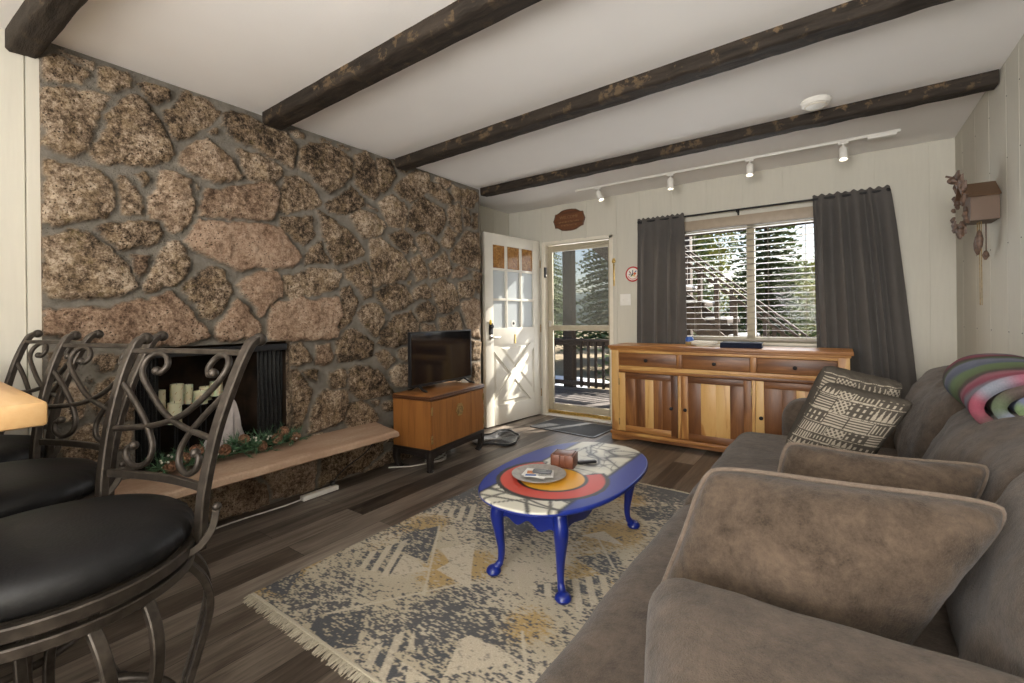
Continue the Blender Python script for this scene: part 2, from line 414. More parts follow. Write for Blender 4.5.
def glass(name, tintc=(1, 1, 1), mixd=0.0, dcol=(.3, .3, .3)):
    m = bpy.data.materials.new(name); m.use_nodes = True; n = m.node_tree.nodes; l = m.node_tree.links; n.remove(n['Principled BSDF'])
    tr = n.new('ShaderNodeBsdfTransparent'); tr.inputs[0].default_value = (*tintc, 1)
    gl = n.new('ShaderNodeBsdfGlossy'); gl.inputs['Roughness'].default_value = .03
    fr = n.new('ShaderNodeFresnel'); fr.inputs[0].default_value = 1.12
    mx = n.new('ShaderNodeMixShader'); l.new(fr.outputs[0], mx.inputs[0]); l.new(tr.outputs[0], mx.inputs[1]); l.new(gl.outputs[0], mx.inputs[2])
    last = mx
    if mixd:
        df = n.new('ShaderNodeBsdfDiffuse'); df.inputs[0].default_value = (*dcol, 1)
        m2 = n.new('ShaderNodeMixShader'); m2.inputs[0].default_value = mixd; l.new(mx.outputs[0], m2.inputs[1]); l.new(df.outputs[0], m2.inputs[2]); last = m2
    l.new(last.outputs[0], n['Material Output'].inputs[0]); return m
M['glass'] = glass('clear_glass')
M['screen'] = glass('insect_screen', mixd=.26, dcol=(.22, .22, .20))
M['tv_screen'] = NT('tv_screen', .08, spec=.6).color((.006, .006, .007)).m
M['wax'] = NT('candle_wax', .5).color((.58, .55, .38)).m
M['wax'].node_tree.nodes['Principled BSDF'].inputs['Subsurface Weight'].default_value = .2
M['needle'] = plain('pine_needle', (.07, .15, .075), .6, var=.4, scale=30)
M['cone'] = plain('pine_cone', (.30, .165, .10), .7, var=.5, scale=90)
M['berry'] = plain('frost_berry', (.55, .52, .46), .5, var=.3, scale=60)
M['deck'] = wood('deck_board', 'X', [(.2, (.10, .085, .075)), (.8, (.24, .21, .19))], 2, .8)
M['rail_wood'] = wood('rail_wood', 'Z', [(.2, (.035, .024, .018)), (.8, (.085, .062, .048))], 2, .8)
M['bark'] = plain('bark', (.10, .07, .05), .9, var=.4, scale=15, bump=.6)
M['conifer'] = plain('conifer_green', (.16, .21, .085), .8, var=.5, scale=3)
M['leafy'] = plain('leaf_green', (.33, .34, .10), .8, var=.4, scale=3)
M['snow'] = plain('snow', (.82, .84, .88), .7, var=.04, scale=3, bump=.3)
t = NT('yard_ground', .95); n = t.noise(.6, 6, .65); f = t.noise(14, 5, .7)
t.color(t.mix(t.ramp(f, [(.4, 0), (.6, 1)]), t.ramp(n, [(.35, (.20, .15, .10)), (.6, (.36, .27, .19))]), (.25, .21, .12))); M['ground'] = t.m

# ================================================================== ROOM SHELL
CEIL = 2.42; BY = 4.58; RX = .70; LX = -3.30; FX = -2.93; RY = -3.3
mb = MB(); mb.box(-3.6, RX + .1, RY - .1, BY + .12, -.12, 0); struct(mb, 'floor', M['floor'])
mb = MB(); mb.box(-3.6, RX + .1, RY - .1, BY + .15, CEIL, CEIL + .12); struct(mb, 'ceiling', M['ceiling'])
# back wall with door and window openings, shallow battens on it
DX0, DX1, DZ1 = -2.82, -1.95, 2.01
WX0, WX1, WZ0, WZ1 = -1.33, 0.02, .90, 1.99
mb = MB()
T = BY + .14
mb.box(-3.6, DX0, BY, T, 0, CEIL); mb.box(DX0, DX1, BY, T, DZ1, CEIL); mb.box(DX1, WX0, BY, T, 0, CEIL)
mb.box(WX0, WX1, BY, T, 0, WZ0); mb.box(WX0, WX1, BY, T, WZ1, CEIL); mb.box(WX1, RX + .1, BY, T, 0, CEIL)
for x in (-3.15, -2.847, -2.579, -2.264, -1.915, -1.66, -1.345, -1.02, -.712, -.399, -.078, .257, .575):
    w = .017
    z0 = DZ1 if DX0 - .02 < x < DX1 + .02 else (WZ1 + .05 if WX0 < x < WX1 else 0)
    mb.box(x - w, x + w, BY - .006, BY + .002, z0, CEIL)
struct(mb, 'wall_back', M['wall'])
# right wall: vertical boards with narrow gaps, nail heads
mb = MB(); mb.box(RX + .012, RX + .1, RY, BY, 0, CEIL)
ys = [BY, 4.353, 3.991, 3.67, 3.344, 3.14, 2.9, 2.6, 2.3, 2.0, 1.7, 1.4, 1.1, .8, .5, .2, -.1, -.5, -1, -1.5, -2, -2.6, RY]
for a, b in zip(ys[:-1], ys[1:]): mb.box(RX, RX + .02, b + .0025, a - .0025, 0, CEIL)
struct(mb, 'wall_right', M['wall'])
mb = MB()
for y in ys[1:9]:
    for z in (.62, 1.05, 1.5, 1.93, 2.24): mb.lathe([(.004, 0), (.003, .0015)], 8, M=Matrix.Translation((RX, y - .012, z)) @ Matrix.Rotation(-PI / 2, 4, 'Y'))
struct(mb, 'trim_1', M['black_iron'])
mb = MB(); mb.box(LX - .1, LX, .45, BY, 0, CEIL)
for y in (3.75, 4.02, 4.28): mb.box(LX - .002, LX + .006, y, y + .03, 0, CEIL)
struct(mb, 'wall_left', M['wall'])
mb = MB(); mb.box(LX - .1, FX, RY, .40, 0, CEIL); mb.box(FX - .01, FX + .012, .405, .447, 0, CEIL)
mb.box(LX, FX - .01, .40, .447, 0, CEIL)
struct(mb, 'wall_left_front', M['wall'])
mb = MB(); mb.box(-3.6, RX + .1, RY - .1, RY, 0, CEIL); struct(mb, 'wall_rear', M['wall'])
mb = MB(); mb.box(.14, RX, BY - .014, BY, 0, .10, .003); mb.box(DX1 + .06, -1.80, BY - .014, BY, 0, .10, .003)
struct(mb, 'baseboard_back', M['trim'])

# ------------------------------------------------------------------ stone chimney wall (one surface of many stones)
STONES=[[(0.45,2.334),(0.487,2.366),(0.513,2.382),(0.548,2.37),(0.584,2.349),(0.612,2.337),(0.583,2.262),(0.517,2.252),(0.466,2.246),(0.448,2.274)],[(0.498,2.4),(0.56,2.4),(0.634,2.401),(0.628,2.352),(0.615,2.34),(0.584,2.358),(0.548,2.378),(0.518,2.389)],[(0.64,2.374),(0.67,2.395),(0.768,2.395),(0.778,2.364),(0.771,2.316),(0.705,2.282),(0.636,2.276)],[(0.792,2.365),(0.844,2.378),(0.92,2.391),(0.944,2.365),(0.888,2.272),(0.843,2.274),(0.814,2.299)],[(0.452,2.205),(0.506,2.231),(0.559,2.228),(0.62,2.248),(0.685,2.265),(0.665,2.206),(0.632,2.118),(0.625,2.041),(0.599,1.966),(0.55,1.919),(0.509,1.924),(0.458,1.941),(0.454,2.096)],[(0.795,2.299),(0.826,2.273),(0.853,2.247),(0.887,2.186),(0.925,2.114),(0.949,2.046),(0.919,1.995),(0.841,1.961),(0.719,1.937),(0.643,1.911),(0.608,1.947),(0.616,1.98),(0.656,2.035),(0.671,2.103),(0.668,2.141),(0.704,2.195),(0.753,2.266)],[(1.004,2.401),(1.05,2.405),(1.129,2.385),(1.183,2.355),(1.145,2.282),(1.109,2.24),(1.04,2.178),(0.973,2.114),(0.941,2.137),(0.907,2.219),(0.911,2.258),(0.959,2.331)],[(1.092,2.209),(1.154,2.25),(1.177,2.242),(1.172,2.21),(1.127,2.196)],[(1.192,2.348),(1.308,2.394),(1.407,2.368),(1.503,2.345),(1.56,2.352),(1.63,2.299),(1.622,2.148),(1.592,2.135),(1.501,2.161),(1.429,2.171),(1.324,2.201),(1.238,2.222),(1.187,2.276)],[(1.05,2.147),(1.119,2.174),(1.191,2.135),(1.244,2.068),(1.279,2.004),(1.279,1.992),(1.205,1.953),(1.147,1.93),(1.117,1.947),(1.029,1.965),(0.968,1.993),(0.973,2.022)],[(1.271,2.168),(1.364,2.164),(1.454,2.153),(1.536,2.13),(1.535,2.092),(1.49,2.005),(1.404,1.994),(1.322,1.996),(1.299,2.051)],[(1.619,2.405),(1.704,2.392),(1.691,2.353),(1.636,2.348),(1.583,2.365)],[(1.66,2.285),(1.728,2.341),(1.872,2.367),(1.984,2.343),(2.041,2.283),(2.04,2.18),(1.967,2.087),(1.869,2.028),(1.802,2.062),(1.726,2.116),(1.652,2.156)],[(2.072,2.355),(2.165,2.408),(2.244,2.363),(2.267,2.235),(2.282,2.13),(2.256,2.057),(2.161,2.077),(2.077,2.15),(2.064,2.263)],[(1.942,2.406),(2.058,2.396),(2.028,2.366),(1.942,2.378)],[(1.793,2.391),(1.914,2.398),(1.873,2.375),(1.806,2.365)],[(1.557,2.075),(1.664,2.095),(1.738,2.048),(1.788,1.987),(1.827,1.946),(1.775,1.912),(1.566,1.839),(1.515,1.852),(1.533,1.968)],[(1.841,1.937),(1.923,2.002),(2.054,2.119),(2.129,2.071),(2.16,1.998),(2.052,1.926),(1.964,1.898),(1.867,1.905)],[(2.288,2.399),(2.386,2.408),(2.476,2.304),(2.424,2.235),(2.353,2.135),(2.3,2.136),(2.278,2.278)],[(2.55,2.306),(2.686,2.391),(2.829,2.412),(2.839,2.345),(2.806,2.231),(2.723,2.169),(2.623,2.105),(2.529,2.129),(2.439,2.174)],[(2.849,2.333),(3.002,2.321),(3.127,2.252),(3.091,2.188),(3,2.194),(2.806,2.239)],[(2.914,2.402),(3.106,2.401),(3.105,2.344),(3.047,2.315),(2.892,2.358)],[(3.129,2.382),(3.238,2.374),(3.236,2.241),(3.163,2.234),(3.117,2.314)],[(3.25,2.376),(3.443,2.385),(3.496,2.327),(3.441,2.23),(3.362,2.198),(3.248,2.21)],[(2.764,2.185),(2.889,2.156),(3.021,2.135),(3.043,2.059),(3.019,1.976),(2.928,1.868),(2.822,1.899),(2.659,1.876),(2.573,1.907),(2.593,1.997),(2.662,2.112)],[(2.291,2.053),(2.421,2.135),(2.547,2.09),(2.594,2.041),(2.545,1.888),(2.383,1.891),(2.332,1.966)],[(3.068,2.175),(3.211,2.211),(3.246,2.11),(3.244,1.961),(3.183,1.952),(3.065,2.015)],[(3.26,2.187),(3.361,2.181),(3.385,2.032),(3.295,2.018)],[(3.413,2.173),(3.493,2.17),(3.491,2.014),(3.411,2.019)],[(3.065,1.983),(3.182,1.935),(3.109,1.78),(2.994,1.782),(2.972,1.827)],[(3.132,1.767),(3.23,1.877),(3.307,1.971),(3.504,1.982),(3.507,1.635),(3.327,1.629),(3.154,1.656),(3.096,1.715)],[(2.382,1.808),(2.526,1.878),(2.639,1.814),(2.599,1.722),(2.57,1.675),(2.451,1.733)],[(2.673,1.83),(2.801,1.874),(2.958,1.789),(2.945,1.76),(2.834,1.669),(2.786,1.647),(2.706,1.733)],[(2.599,1.737),(2.638,1.786),(2.687,1.733),(2.647,1.691)],[(2.207,1.752),(2.31,1.774),(2.387,1.736),(2.54,1.657),(2.614,1.548),(2.537,1.465),(2.413,1.438),(2.286,1.395),(2.239,1.4),(2.214,1.556)],[(2.022,1.895),(2.112,1.957),(2.246,1.956),(2.35,1.881),(2.36,1.867),(2.291,1.794),(2.198,1.766),(2.153,1.741),(2.092,1.818)],[(2.165,2.025),(2.275,1.992),(2.293,1.965),(2.192,1.992)],[(1.774,1.901),(1.84,1.865),(1.935,1.831),(2.065,1.762),(2.163,1.657),(2.155,1.616),(2.004,1.563),(1.904,1.529),(1.864,1.599),(1.818,1.728)],[(1.509,1.802),(1.613,1.82),(1.736,1.853),(1.753,1.719),(1.721,1.667),(1.683,1.633),(1.576,1.706),(1.508,1.74)],[(0.992,1.589),(1.07,1.708),(1.274,1.73),(1.401,1.738),(1.519,1.732),(1.61,1.628),(1.657,1.554),(1.608,1.498),(1.472,1.47),(1.386,1.469),(1.322,1.462),(1.249,1.438),(1.211,1.464),(1.068,1.53),(1.025,1.547)],[(1.066,1.794),(1.116,1.888),(1.281,1.945),(1.403,1.988),(1.496,2.006),(1.508,1.933),(1.481,1.791),(1.45,1.765),(1.274,1.754),(1.187,1.747),(1.08,1.738)],[(0.885,1.939),(0.941,1.948),(1.028,1.926),(1.028,1.833),(1.046,1.79),(1.026,1.701),(0.951,1.614),(0.92,1.636),(0.898,1.68),(0.847,1.682),(0.843,1.795),(0.878,1.849)],[(1.05,1.917),(1.089,1.902),(1.058,1.861)],[(0.463,1.89),(0.556,1.879),(0.649,1.874),(0.682,1.831),(0.701,1.732),(0.68,1.66),(0.584,1.627),(0.489,1.587),(0.45,1.605),(0.454,1.762)],[(0.709,1.88),(0.736,1.879),(0.77,1.834),(0.82,1.782),(0.819,1.692),(0.734,1.678),(0.721,1.753)],[(0.767,1.882),(0.832,1.929),(0.839,1.877),(0.82,1.832)],[(0.627,1.592),(0.679,1.629),(0.838,1.67),(0.883,1.658),(0.893,1.606),(0.875,1.551),(0.837,1.541),(0.804,1.534),(0.72,1.507)],[(0.451,1.526),(0.553,1.576),(0.602,1.565),(0.678,1.507),(0.731,1.452),(0.766,1.402),(0.778,1.322),(0.73,1.285),(0.643,1.259),(0.551,1.256),(0.465,1.268),(0.446,1.316),(0.451,1.45)],[(0.759,1.487),(0.845,1.508),(0.832,1.424),(0.79,1.358),(0.774,1.423)],[(0.924,1.562),(0.96,1.578),(0.992,1.538),(1.024,1.476),(1.005,1.398),(0.949,1.346),(0.895,1.344),(0.843,1.3),(0.818,1.304),(0.806,1.324),(0.844,1.403),(0.879,1.478)],[(0.458,1.205),(0.55,1.215),(0.664,1.216),(0.722,1.241),(0.835,1.268),(0.935,1.314),(0.989,1.235),(1.074,1.119),(1.104,1.062),(1.03,1.032),(0.946,1.02),(0.833,1.027),(0.674,1.036),(0.532,1.067),(0.451,1.102)],[(0.987,1.334),(1.05,1.4),(1.12,1.455),(1.183,1.43),(1.234,1.32),(1.2,1.238),(1.117,1.157),(1.073,1.177),(1.015,1.273)],[(1.259,1.352),(1.327,1.42),(1.398,1.449),(1.484,1.449),(1.534,1.385),(1.527,1.293),(1.457,1.249),(1.404,1.185),(1.389,1.173),(1.349,1.261),(1.298,1.293)],[(1.134,1.062),(1.153,1.127),(1.257,1.275),(1.316,1.239),(1.376,1.133),(1.386,1.057),(1.255,1.031),(1.161,1.036)],[(1.469,1.248),(1.492,1.25),(1.606,1.286),(1.724,1.279),(1.913,1.307),(1.951,1.198),(1.927,1.156),(1.909,1.022),(1.765,1.008),(1.603,1.015),(1.445,1.023),(1.431,1.148)],[(1.55,1.431),(1.706,1.483),(1.917,1.493),(1.959,1.459),(1.93,1.369),(1.768,1.314),(1.583,1.291),(1.549,1.33)],[(1.798,1.695),(1.856,1.562),(1.849,1.537),(1.682,1.51),(1.695,1.593)],[(1.981,1.511),(2.154,1.57),(2.217,1.489),(2.207,1.315),(2.151,1.287),(2.106,1.377),(2.002,1.449)],[(1.958,1.358),(2.028,1.402),(2.086,1.302),(2.076,1.198),(2.041,1.133),(1.942,1.063),(1.951,1.155)],[(2.085,1.191),(2.165,1.259),(2.275,1.26),(2.341,1.191),(2.301,1.09),(2.258,1.003),(2.198,1.055),(2.128,1.124)],[(2.241,1.346),(2.429,1.43),(2.538,1.414),(2.651,1.287),(2.536,1.228),(2.409,1.199),(2.307,1.28)],[(2.653,1.405),(2.774,1.448),(2.835,1.383),(2.824,1.306),(2.711,1.326),(2.651,1.302),(2.623,1.345)],[(2.598,1.635),(2.716,1.691),(2.776,1.622),(2.806,1.503),(2.673,1.458),(2.635,1.536)],[(2.818,1.611),(3.016,1.747),(3.118,1.604),(3.058,1.519),(2.837,1.49)],[(3.141,1.606),(3.251,1.64),(3.352,1.572),(3.2,1.52),(3.104,1.506)],[(2.857,1.43),(3.012,1.493),(3.151,1.428),(3.196,1.266),(3.03,1.184),(2.941,1.2),(2.877,1.323)],[(3.188,1.479),(3.403,1.516),(3.427,1.389),(3.374,1.336),(3.21,1.332)],[(3.404,1.601),(3.511,1.601),(3.508,1.374),(3.428,1.423)],[(3.221,1.282),(3.426,1.337),(3.507,1.305),(3.501,0.94),(3.368,0.98),(3.269,1.15)],[(2.69,1.259),(2.792,1.305),(2.897,1.23),(2.874,1.122),(2.708,1.11),(2.66,1.199)],[(2.304,1.049),(2.444,1.171),(2.611,1.206),(2.708,1.095),(2.687,1.036),(2.647,0.964),(2.541,0.94),(2.423,0.919),(2.269,0.948)],[(2.94,1.137),(3.171,1.2),(3.242,1.051),(3.202,0.822),(3.002,0.836),(2.937,0.965)],[(2.728,1.095),(2.874,1.092),(2.893,0.967),(2.726,0.93)],[(2.935,0.794),(3.213,0.772),(3.236,0.621),(2.933,0.654)],[(3.38,0.928),(3.5,0.905),(3.497,0.727),(3.377,0.737)],[(3.39,0.707),(3.497,0.697),(3.493,0.489),(3.387,0.503)],[(2.576,1.46),(2.624,1.47),(2.614,1.418),(2.576,1.423)],[(1.916,1.002),(2.047,1.073),(2.115,1.051),(2.238,0.956),(2.219,0.857),(2.067,0.85),(1.92,0.839),(1.91,0.937)],[(2.243,0.886),(2.344,0.909),(2.454,0.818),(2.355,0.738),(2.28,0.822)],[(2.462,0.891),(2.545,0.918),(2.602,0.904),(2.6,0.795),(2.544,0.789),(2.475,0.827)],[(2.38,0.72),(2.461,0.775),(2.572,0.775),(2.628,0.694),(2.598,0.588),(2.472,0.593),(2.405,0.644)],[(2.01,0.778),(2.089,0.809),(2.182,0.791),(2.291,0.729),(2.366,0.618),(2.417,0.548),(2.215,0.547),(2.097,0.555),(2.019,0.625)],[(1.852,0.785),(1.988,0.79),(1.993,0.714),(1.976,0.659),(1.851,0.666)],[(1.545,0.903),(1.574,0.992),(1.664,0.992),(1.731,0.876),(1.626,0.845),(1.544,0.858)],[(1.764,0.969),(1.87,0.987),(1.882,0.864),(1.815,0.827),(1.75,0.851)],[(1.538,0.814),(1.628,0.827),(1.735,0.665),(1.695,0.551),(1.652,0.453),(1.543,0.404),(1.533,0.636)],[(1.65,0.819),(1.775,0.813),(1.761,0.719),(1.686,0.763)],[(1.813,0.658),(1.994,0.639),(2.001,0.534),(1.95,0.429),(1.848,0.393),(1.707,0.388),(1.715,0.487),(1.775,0.612)],[(2.018,0.539),(2.112,0.546),(2.191,0.488),(2.273,0.382),(2.226,0.338),(2.007,0.353),(1.967,0.418)],[(2.19,0.531),(2.301,0.524),(2.25,0.471)],[(2.3,0.483),(2.43,0.515),(2.512,0.492),(2.51,0.406),(2.325,0.428)],[(0.598,0.967),(0.642,1.001),(0.715,0.992),(0.694,0.916),(0.622,0.906)],[(0.457,1.018),(0.549,1.004),(0.555,0.93),(0.473,0.934)],[(0.585,0.886),(0.622,0.877),(0.603,0.842)],[(0.622,0.839),(0.687,0.882),(0.741,0.867),(0.768,0.776),(0.76,0.654),(0.627,0.696),(0.615,0.765)],[(0.473,0.867),(0.56,0.872),(0.59,0.819),(0.571,0.69),(0.488,0.69)],[(0.505,0.575),(0.577,0.656),(0.633,0.653),(0.672,0.586),(0.671,0.501),(0.638,0.459),(0.516,0.5)],[(0.685,0.651),(0.76,0.628),(0.759,0.513),(0.691,0.53)],[(0.742,0.972),(0.77,0.952),(0.773,0.89),(0.734,0.877),(0.721,0.922)],[(1.119,0.223),(1.28,0.225),(1.417,0.119),(1.442,0.004),(1.218,0.005),(1.096,0.025)],[(1.379,0.222),(1.582,0.235),(1.762,0.187),(1.728,-0.006),(1.469,0.022),(1.436,0.126)],[(1.794,0.194),(2.033,0.21),(2.303,0.211),(2.302,0.112),(2.104,0.018),(1.824,0.008),(1.768,-0.004)],[(2.104,-0.006),(2.353,0.099),(2.429,0.132),(2.427,0.012),(2.161,-0.006)],[(1.024,0.217),(1.087,0.197),(1.074,0.033),(0.942,0.048),(0.924,0.214)],[(0.727,0.215),(0.887,0.215),(0.904,0.063),(0.76,0.053)],[(0.554,0.216),(0.702,0.213),(0.734,0.063),(0.583,0.064)]]
SY0, SY1 = .447, 3.53
FY0, FY1, FZ0, FZ1 = .786, 1.567, .365, 1.00
def build_stone():
    st = .0105
    ny = int((SY1 - SY0) / st) + 1; nzc = int(CEIL / st) + 1
    yy = np.linspace(SY0, SY1, ny); zz = np.linspace(0, CEIL, nzc)
    Y, Z = np.meshgrid(yy, zz)
    rs = np.random.RandomState(5)
    def vnoise(Y, Z, s, seed):
        r = np.random.RandomState(seed); g = r.rand(200, 200)
        a = Y * s; b = Z * s; i = np.floor(a).astype(int); j = np.floor(b).astype(int); fa = a - i; fb = b - j
        fa = fa * fa * (3 - 2 * fa); fb = fb * fb * (3 - 2 * fb)
        q = lambda p, o: g[p % 200, o % 200]
        return (q(i, j) * (1 - fa) + q(i + 1, j) * fa) * (1 - fb) + (q(i, j + 1) * (1 - fa) + q(i + 1, j + 1) * fa) * fb
    Yp = Y + (vnoise(Y, Z, 18, 1) - .5) * .018 + (vnoise(Y, Z, 45, 2) - .5) * .014
    Zp = Z + (vnoise(Y, Z, 18, 3) - .5) * .018 + (vnoise(Y, Z, 45, 4) - .5) * .014
    polys = [np.array(p) for p in STONES]
    def sdf(P, y, z):
        d = np.full(y.shape, 1e9); ins = np.zeros(y.shape, bool); n = len(P)
        for i in range(n):
            a = P[i]; b = P[i - 1]; e = b - a; L = (e ** 2).sum() + 1e-12
            t = np.clip(((y - a[0]) * e[0] + (z - a[1]) * e[1]) / L, 0, 1)
            d = np.minimum(d, np.hypot(y - a[0] - t * e[0], z - a[1] - t * e[1]))
            c = (a[1] > z) != (b[1] > z)
            with np.errstate(divide='ignore', invalid='ignore'):
                x = (b[0] - a[0]) * (z - a[1]) / (b[1] - a[1] + 1e-15) + a[0]
            ins ^= c & (y < x)
        return np.where(ins, d, -d)
    best = np.full(Y.shape, -1.0); idx = np.full(Y.shape, -1)
    def put(P, k):
        m = .12; s = (Yp > P[:, 0].min() - m) & (Yp < P[:, 0].max() + m) & (Zp > P[:, 1].min() - m) & (Zp < P[:, 1].max() + m)
        d = sdf(P, Yp[s], Zp[s]); c = best[s]; ci = idx[s]; up = d > c
        c[up] = d[up]; ci[up] = k; best[s] = c; idx[s] = ci
    for k, P in enumerate(polys): put(P, k)
    # stones of the parts of the wall that the furniture covers
    n0 = len(polys); k = n0
    for gz in np.arange(.06, CEIL, .05):
        for gy in np.arange(SY0 + .06, SY1, .05):
            y = gy + rs.uniform(-.02, .02); z = gz + rs.uniform(-.02, .02)
            if FY0 - .02 < y < FY1 + .02 and FZ0 - .04 < z < FZ1: continue
            j = min(ny - 1, int((y - SY0) / st)); i = min(nzc - 1, int(z / st))
            if best[i, j] > -.075: continue
            r = min(.13, -best[i, j] - .008); nn = 7; ph = rs.rand() * 6
            P = np.array([(y + r * (1.15 * math.cos(ph + 2 * PI * q / nn)) * rs.uniform(.85, 1.1), z + r * .9 * math.sin(ph + 2 * PI * q / nn) * rs.uniform(.85, 1.1)) for q in range(nn)])
            put(P, k); k += 1
    rr = np.random.RandomState(11); K = k + 1
    hgt = rr.uniform(.022, .045, K); gr = rr.rand(K); tilt = rr.uniform(-.05, .05, (K, 2)); pinkc = (rr.rand(K) < .10) * .4
    cent = {}
    ii = np.clip(idx, 0, K - 1)
    for py_, pz_, am in ((1.301, 1.597, 1.0), (.713, 1.132, .8), (1.638, 1.145, .85), (1.397, 1.332, .9), (1.268, 1.12, .9), (1.22, 1.85, .6), (1.17, 2.098, .35)):
        i = idx[min(nzc - 1, int(pz_ / st)), min(ny - 1, int((py_ - SY0) / st))]
        if i >= 0: pinkc[i] = am; hgt[i] = .052
    d = best
    cy = np.zeros(K); cz = np.zeros(K); cn = np.zeros(K)
    okm = idx >= 0
    np.add.at(cy, idx[okm], Y[okm]); np.add.at(cz, idx[okm], Z[okm]); np.add.at(cn, idx[okm], 1)
    cn[cn == 0] = 1; cy /= cn; cz /= cn
    ex_ = np.clip(cn[ii] * st * st / .05, 0.15, 1) * .009; edge = np.clip((d + ex_) / .012, 0, 1); edge = edge * edge * (3 - 2 * edge)
    crown = np.clip(d / .07, 0, 1)
    rough = (vnoise(Y, Z, 12, 8) - .5) * .012 + (vnoise(Y, Z, 30, 9) - .5) * .012 + (vnoise(Y, Z, 75, 10) - .5) * .010
    H = edge * (hgt[ii] * (.75 + .25 * crown) + rough + tilt[ii, 0] * (Y - cy[ii]) + tilt[ii, 1] * (Z - cz[ii])) + (1 - edge) * (vnoise(Y, Z, 10, 12) - .5) * .006
    X = -2.905 + H
    X = np.minimum(X, -2.832)
    inh = (Y > FY0 - st) & (Y < FY1 + st) & (Z > FZ0 - .04) & (Z < FZ1 + st * .5)
    verts = np.stack([X, Y, Z], -1).reshape(-1, 3)
    # pull the border vertices exactly to the opening and give the opening a return
    mask = np.clip((d + ex_ - .002) / .005, 0, 1)
    pk = pinkc[ii] * mask
    col = np.stack([mask, gr[ii], pk], -1).reshape(-1, 3)
    ok = ~inh
    mb = MB(); mb.v = [tuple(q) for q in verts.tolist()]; mb.c = [tuple(q) for q in col.tolist()]
    fs = []
    for j in range(nzc - 1):
        for i in range(ny - 1):
            if ok[j, i] and ok[j, i + 1] and ok[j + 1, i] and ok[j + 1, i + 1]:
                a = j * ny + i; fs.append((a, a + 1, a + ny + 1, a + ny))
    mb.f = fs
    # returns of the free end by the door, the near end and the fireplace opening
    mb.cur = (0.9, .5, 0)
    def strip(line, depth):
        n = len(line); vs = [p for p in line] + [(depth, p[1], p[2]) for p in line]
        mb.add(vs, [(i, i + 1, n + i + 1, n + i) for i in range(n - 1)])
    strip([tuple(verts[j * ny + ny - 1]) for j in range(nzc)], LX)
    strip([tuple(verts[j * ny]) for j in range(nzc)], FX)
    i0 = max(i for i in range(ny) if ok[int(.7 / st), i] and yy[i] < FY0 + .01); i1 = min(i for i in range(ny) if ok[int(.7 / st), i] and yy[i] > FY1 - .01)
    j1 = min(j for j in range(nzc) if ok[j, int((1.2 - SY0) / st)] and zz[j] > FZ1 - .02); j0 = max(j for j in range(nzc) if ok[j, int((1.2 - SY0) / st)] and zz[j] < FZ0)
    mb.cur = (0.9, .3, 0)
    strip([tuple(verts[j * ny + i0]) for j in range(j0, j1 + 1)], -3.0)
    strip([tuple(verts[j * ny + i1]) for j in range(j0, j1 + 1)], -3.0)
    strip([tuple(verts[j1 * ny + i]) for i in range(i0, i1 + 1)], -3.0)
    return struct(mb, 'wall_stone', M['stone'], fix=False, angle=180)
build_stone()
# mortar ledge and firebox
fb = thing('fireplace', 'dark open firebox in the stone wall above the sandstone hearth', 'fireplace', (-3.10, 1.18, .365))
mb = MB()
y0, y1, z0, z1 = FY0 - .02, FY1 + .02, .345, 1.03
mb.box(-3.29, -3.28, y0 + .12, y1 - .12, z0, z1); mb.add([(-2.95, y0, z0), (-3.28, y0 + .12, z0), (-3.28, y0 + .12, z1), (-2.95, y0, z1)], [(0, 1, 2, 3)])
mb.add([(-2.95, y1, z0), (-3.28, y1 - .12, z0), (-3.28, y1 - .12, z1), (-2.95, y1, z1)], [(0, 1, 2, 3)])
mb.add([(-2.95, y0, z1), (-3.28, y0, z1), (-3.28, y1, z1), (-2.95, y1, z1)], [(0, 1, 2, 3)])
part(mb, 'firebox', M['soot'], fb)
mb = MB(); mb.box(-3.28, -2.875, FY0 - .01, FY1 + .01, .33, .3655); part(mb, 'firebox_floor', M['soot'], fb)
mb = MB(); mb.box(-2.935, -2.90, FY0 + .005, FY1 - .005, .955, .995, .003); part(mb, 'hood', M['black_iron'], fb)
def pleat(ya, yb, zt, zb, x, nple, amp):
    P = []; nu = nple * 8 + 1; nv = 24
    for j in range(nv):
        for i in range(nu):
            u = i / (nu - 1); k = .6 + .4 * j / nv
            P.append((x + amp * k * math.sin(u * nple * 2 * PI + .6 * math.sin(j * .3)), ya + (yb - ya) * u, zt + (zb - zt) * j / (nv - 1)))
    return P, nu, nv
for ya, yb in ((FY0 + .006, FY0 + .105), (FY1 - .165, FY1 - .006)):
    mb = MB(); P, nu, nv = pleat(ya, yb, .955, .368, -2.965, 6, .012); mb.grid(P, nu, nv)
    o = part(mb, 'mesh_curtain', M['sparkmesh'], fb)
# hearth slab
r2 = random.Random(3)
def slab():
    pts = []
    for i in range(40): pts.append((-2.5 + r2.uniform(-.006, .006), .47 + i / 39 * 1.67))
    for i in range(8): pts.append((-2.51 - (i + 1) / 8 * .37, 2.15 + i * .013 + r2.uniform(-.006, .006)))
    pts.append((-2.885, .47))
    mb = MB(); n = len(pts)
    rings = [(0.012, .320), (0, .328), (.006 * 0, .342), (.004, .356), (.014, .365)]
    vs = []
    for off, z in rings:
        for (x, y) in pts: vs.append((x - off if x > -2.88 else x, y - (off if y > 2.1 else 0) + 0 * r2.random(), z + r2.uniform(-.0015, .0015)))
    fs = [tuple(range(n))[::-1], tuple((len(rings) - 1) * n + k for k in range(n))]
    for r in range(len(rings) - 1):
        for k in range(n): fs.append((r * n + k, r * n + (k + 1) % n, (r + 1) * n + (k + 1) % n, (r + 1) * n + k))
    mb.add(vs, fs); return mb
single(slab(), 'hearth_slab', M['sandstone'], 'long pinkish sandstone hearth slab jutting out of the stone wall', 'hearth', angle=25)

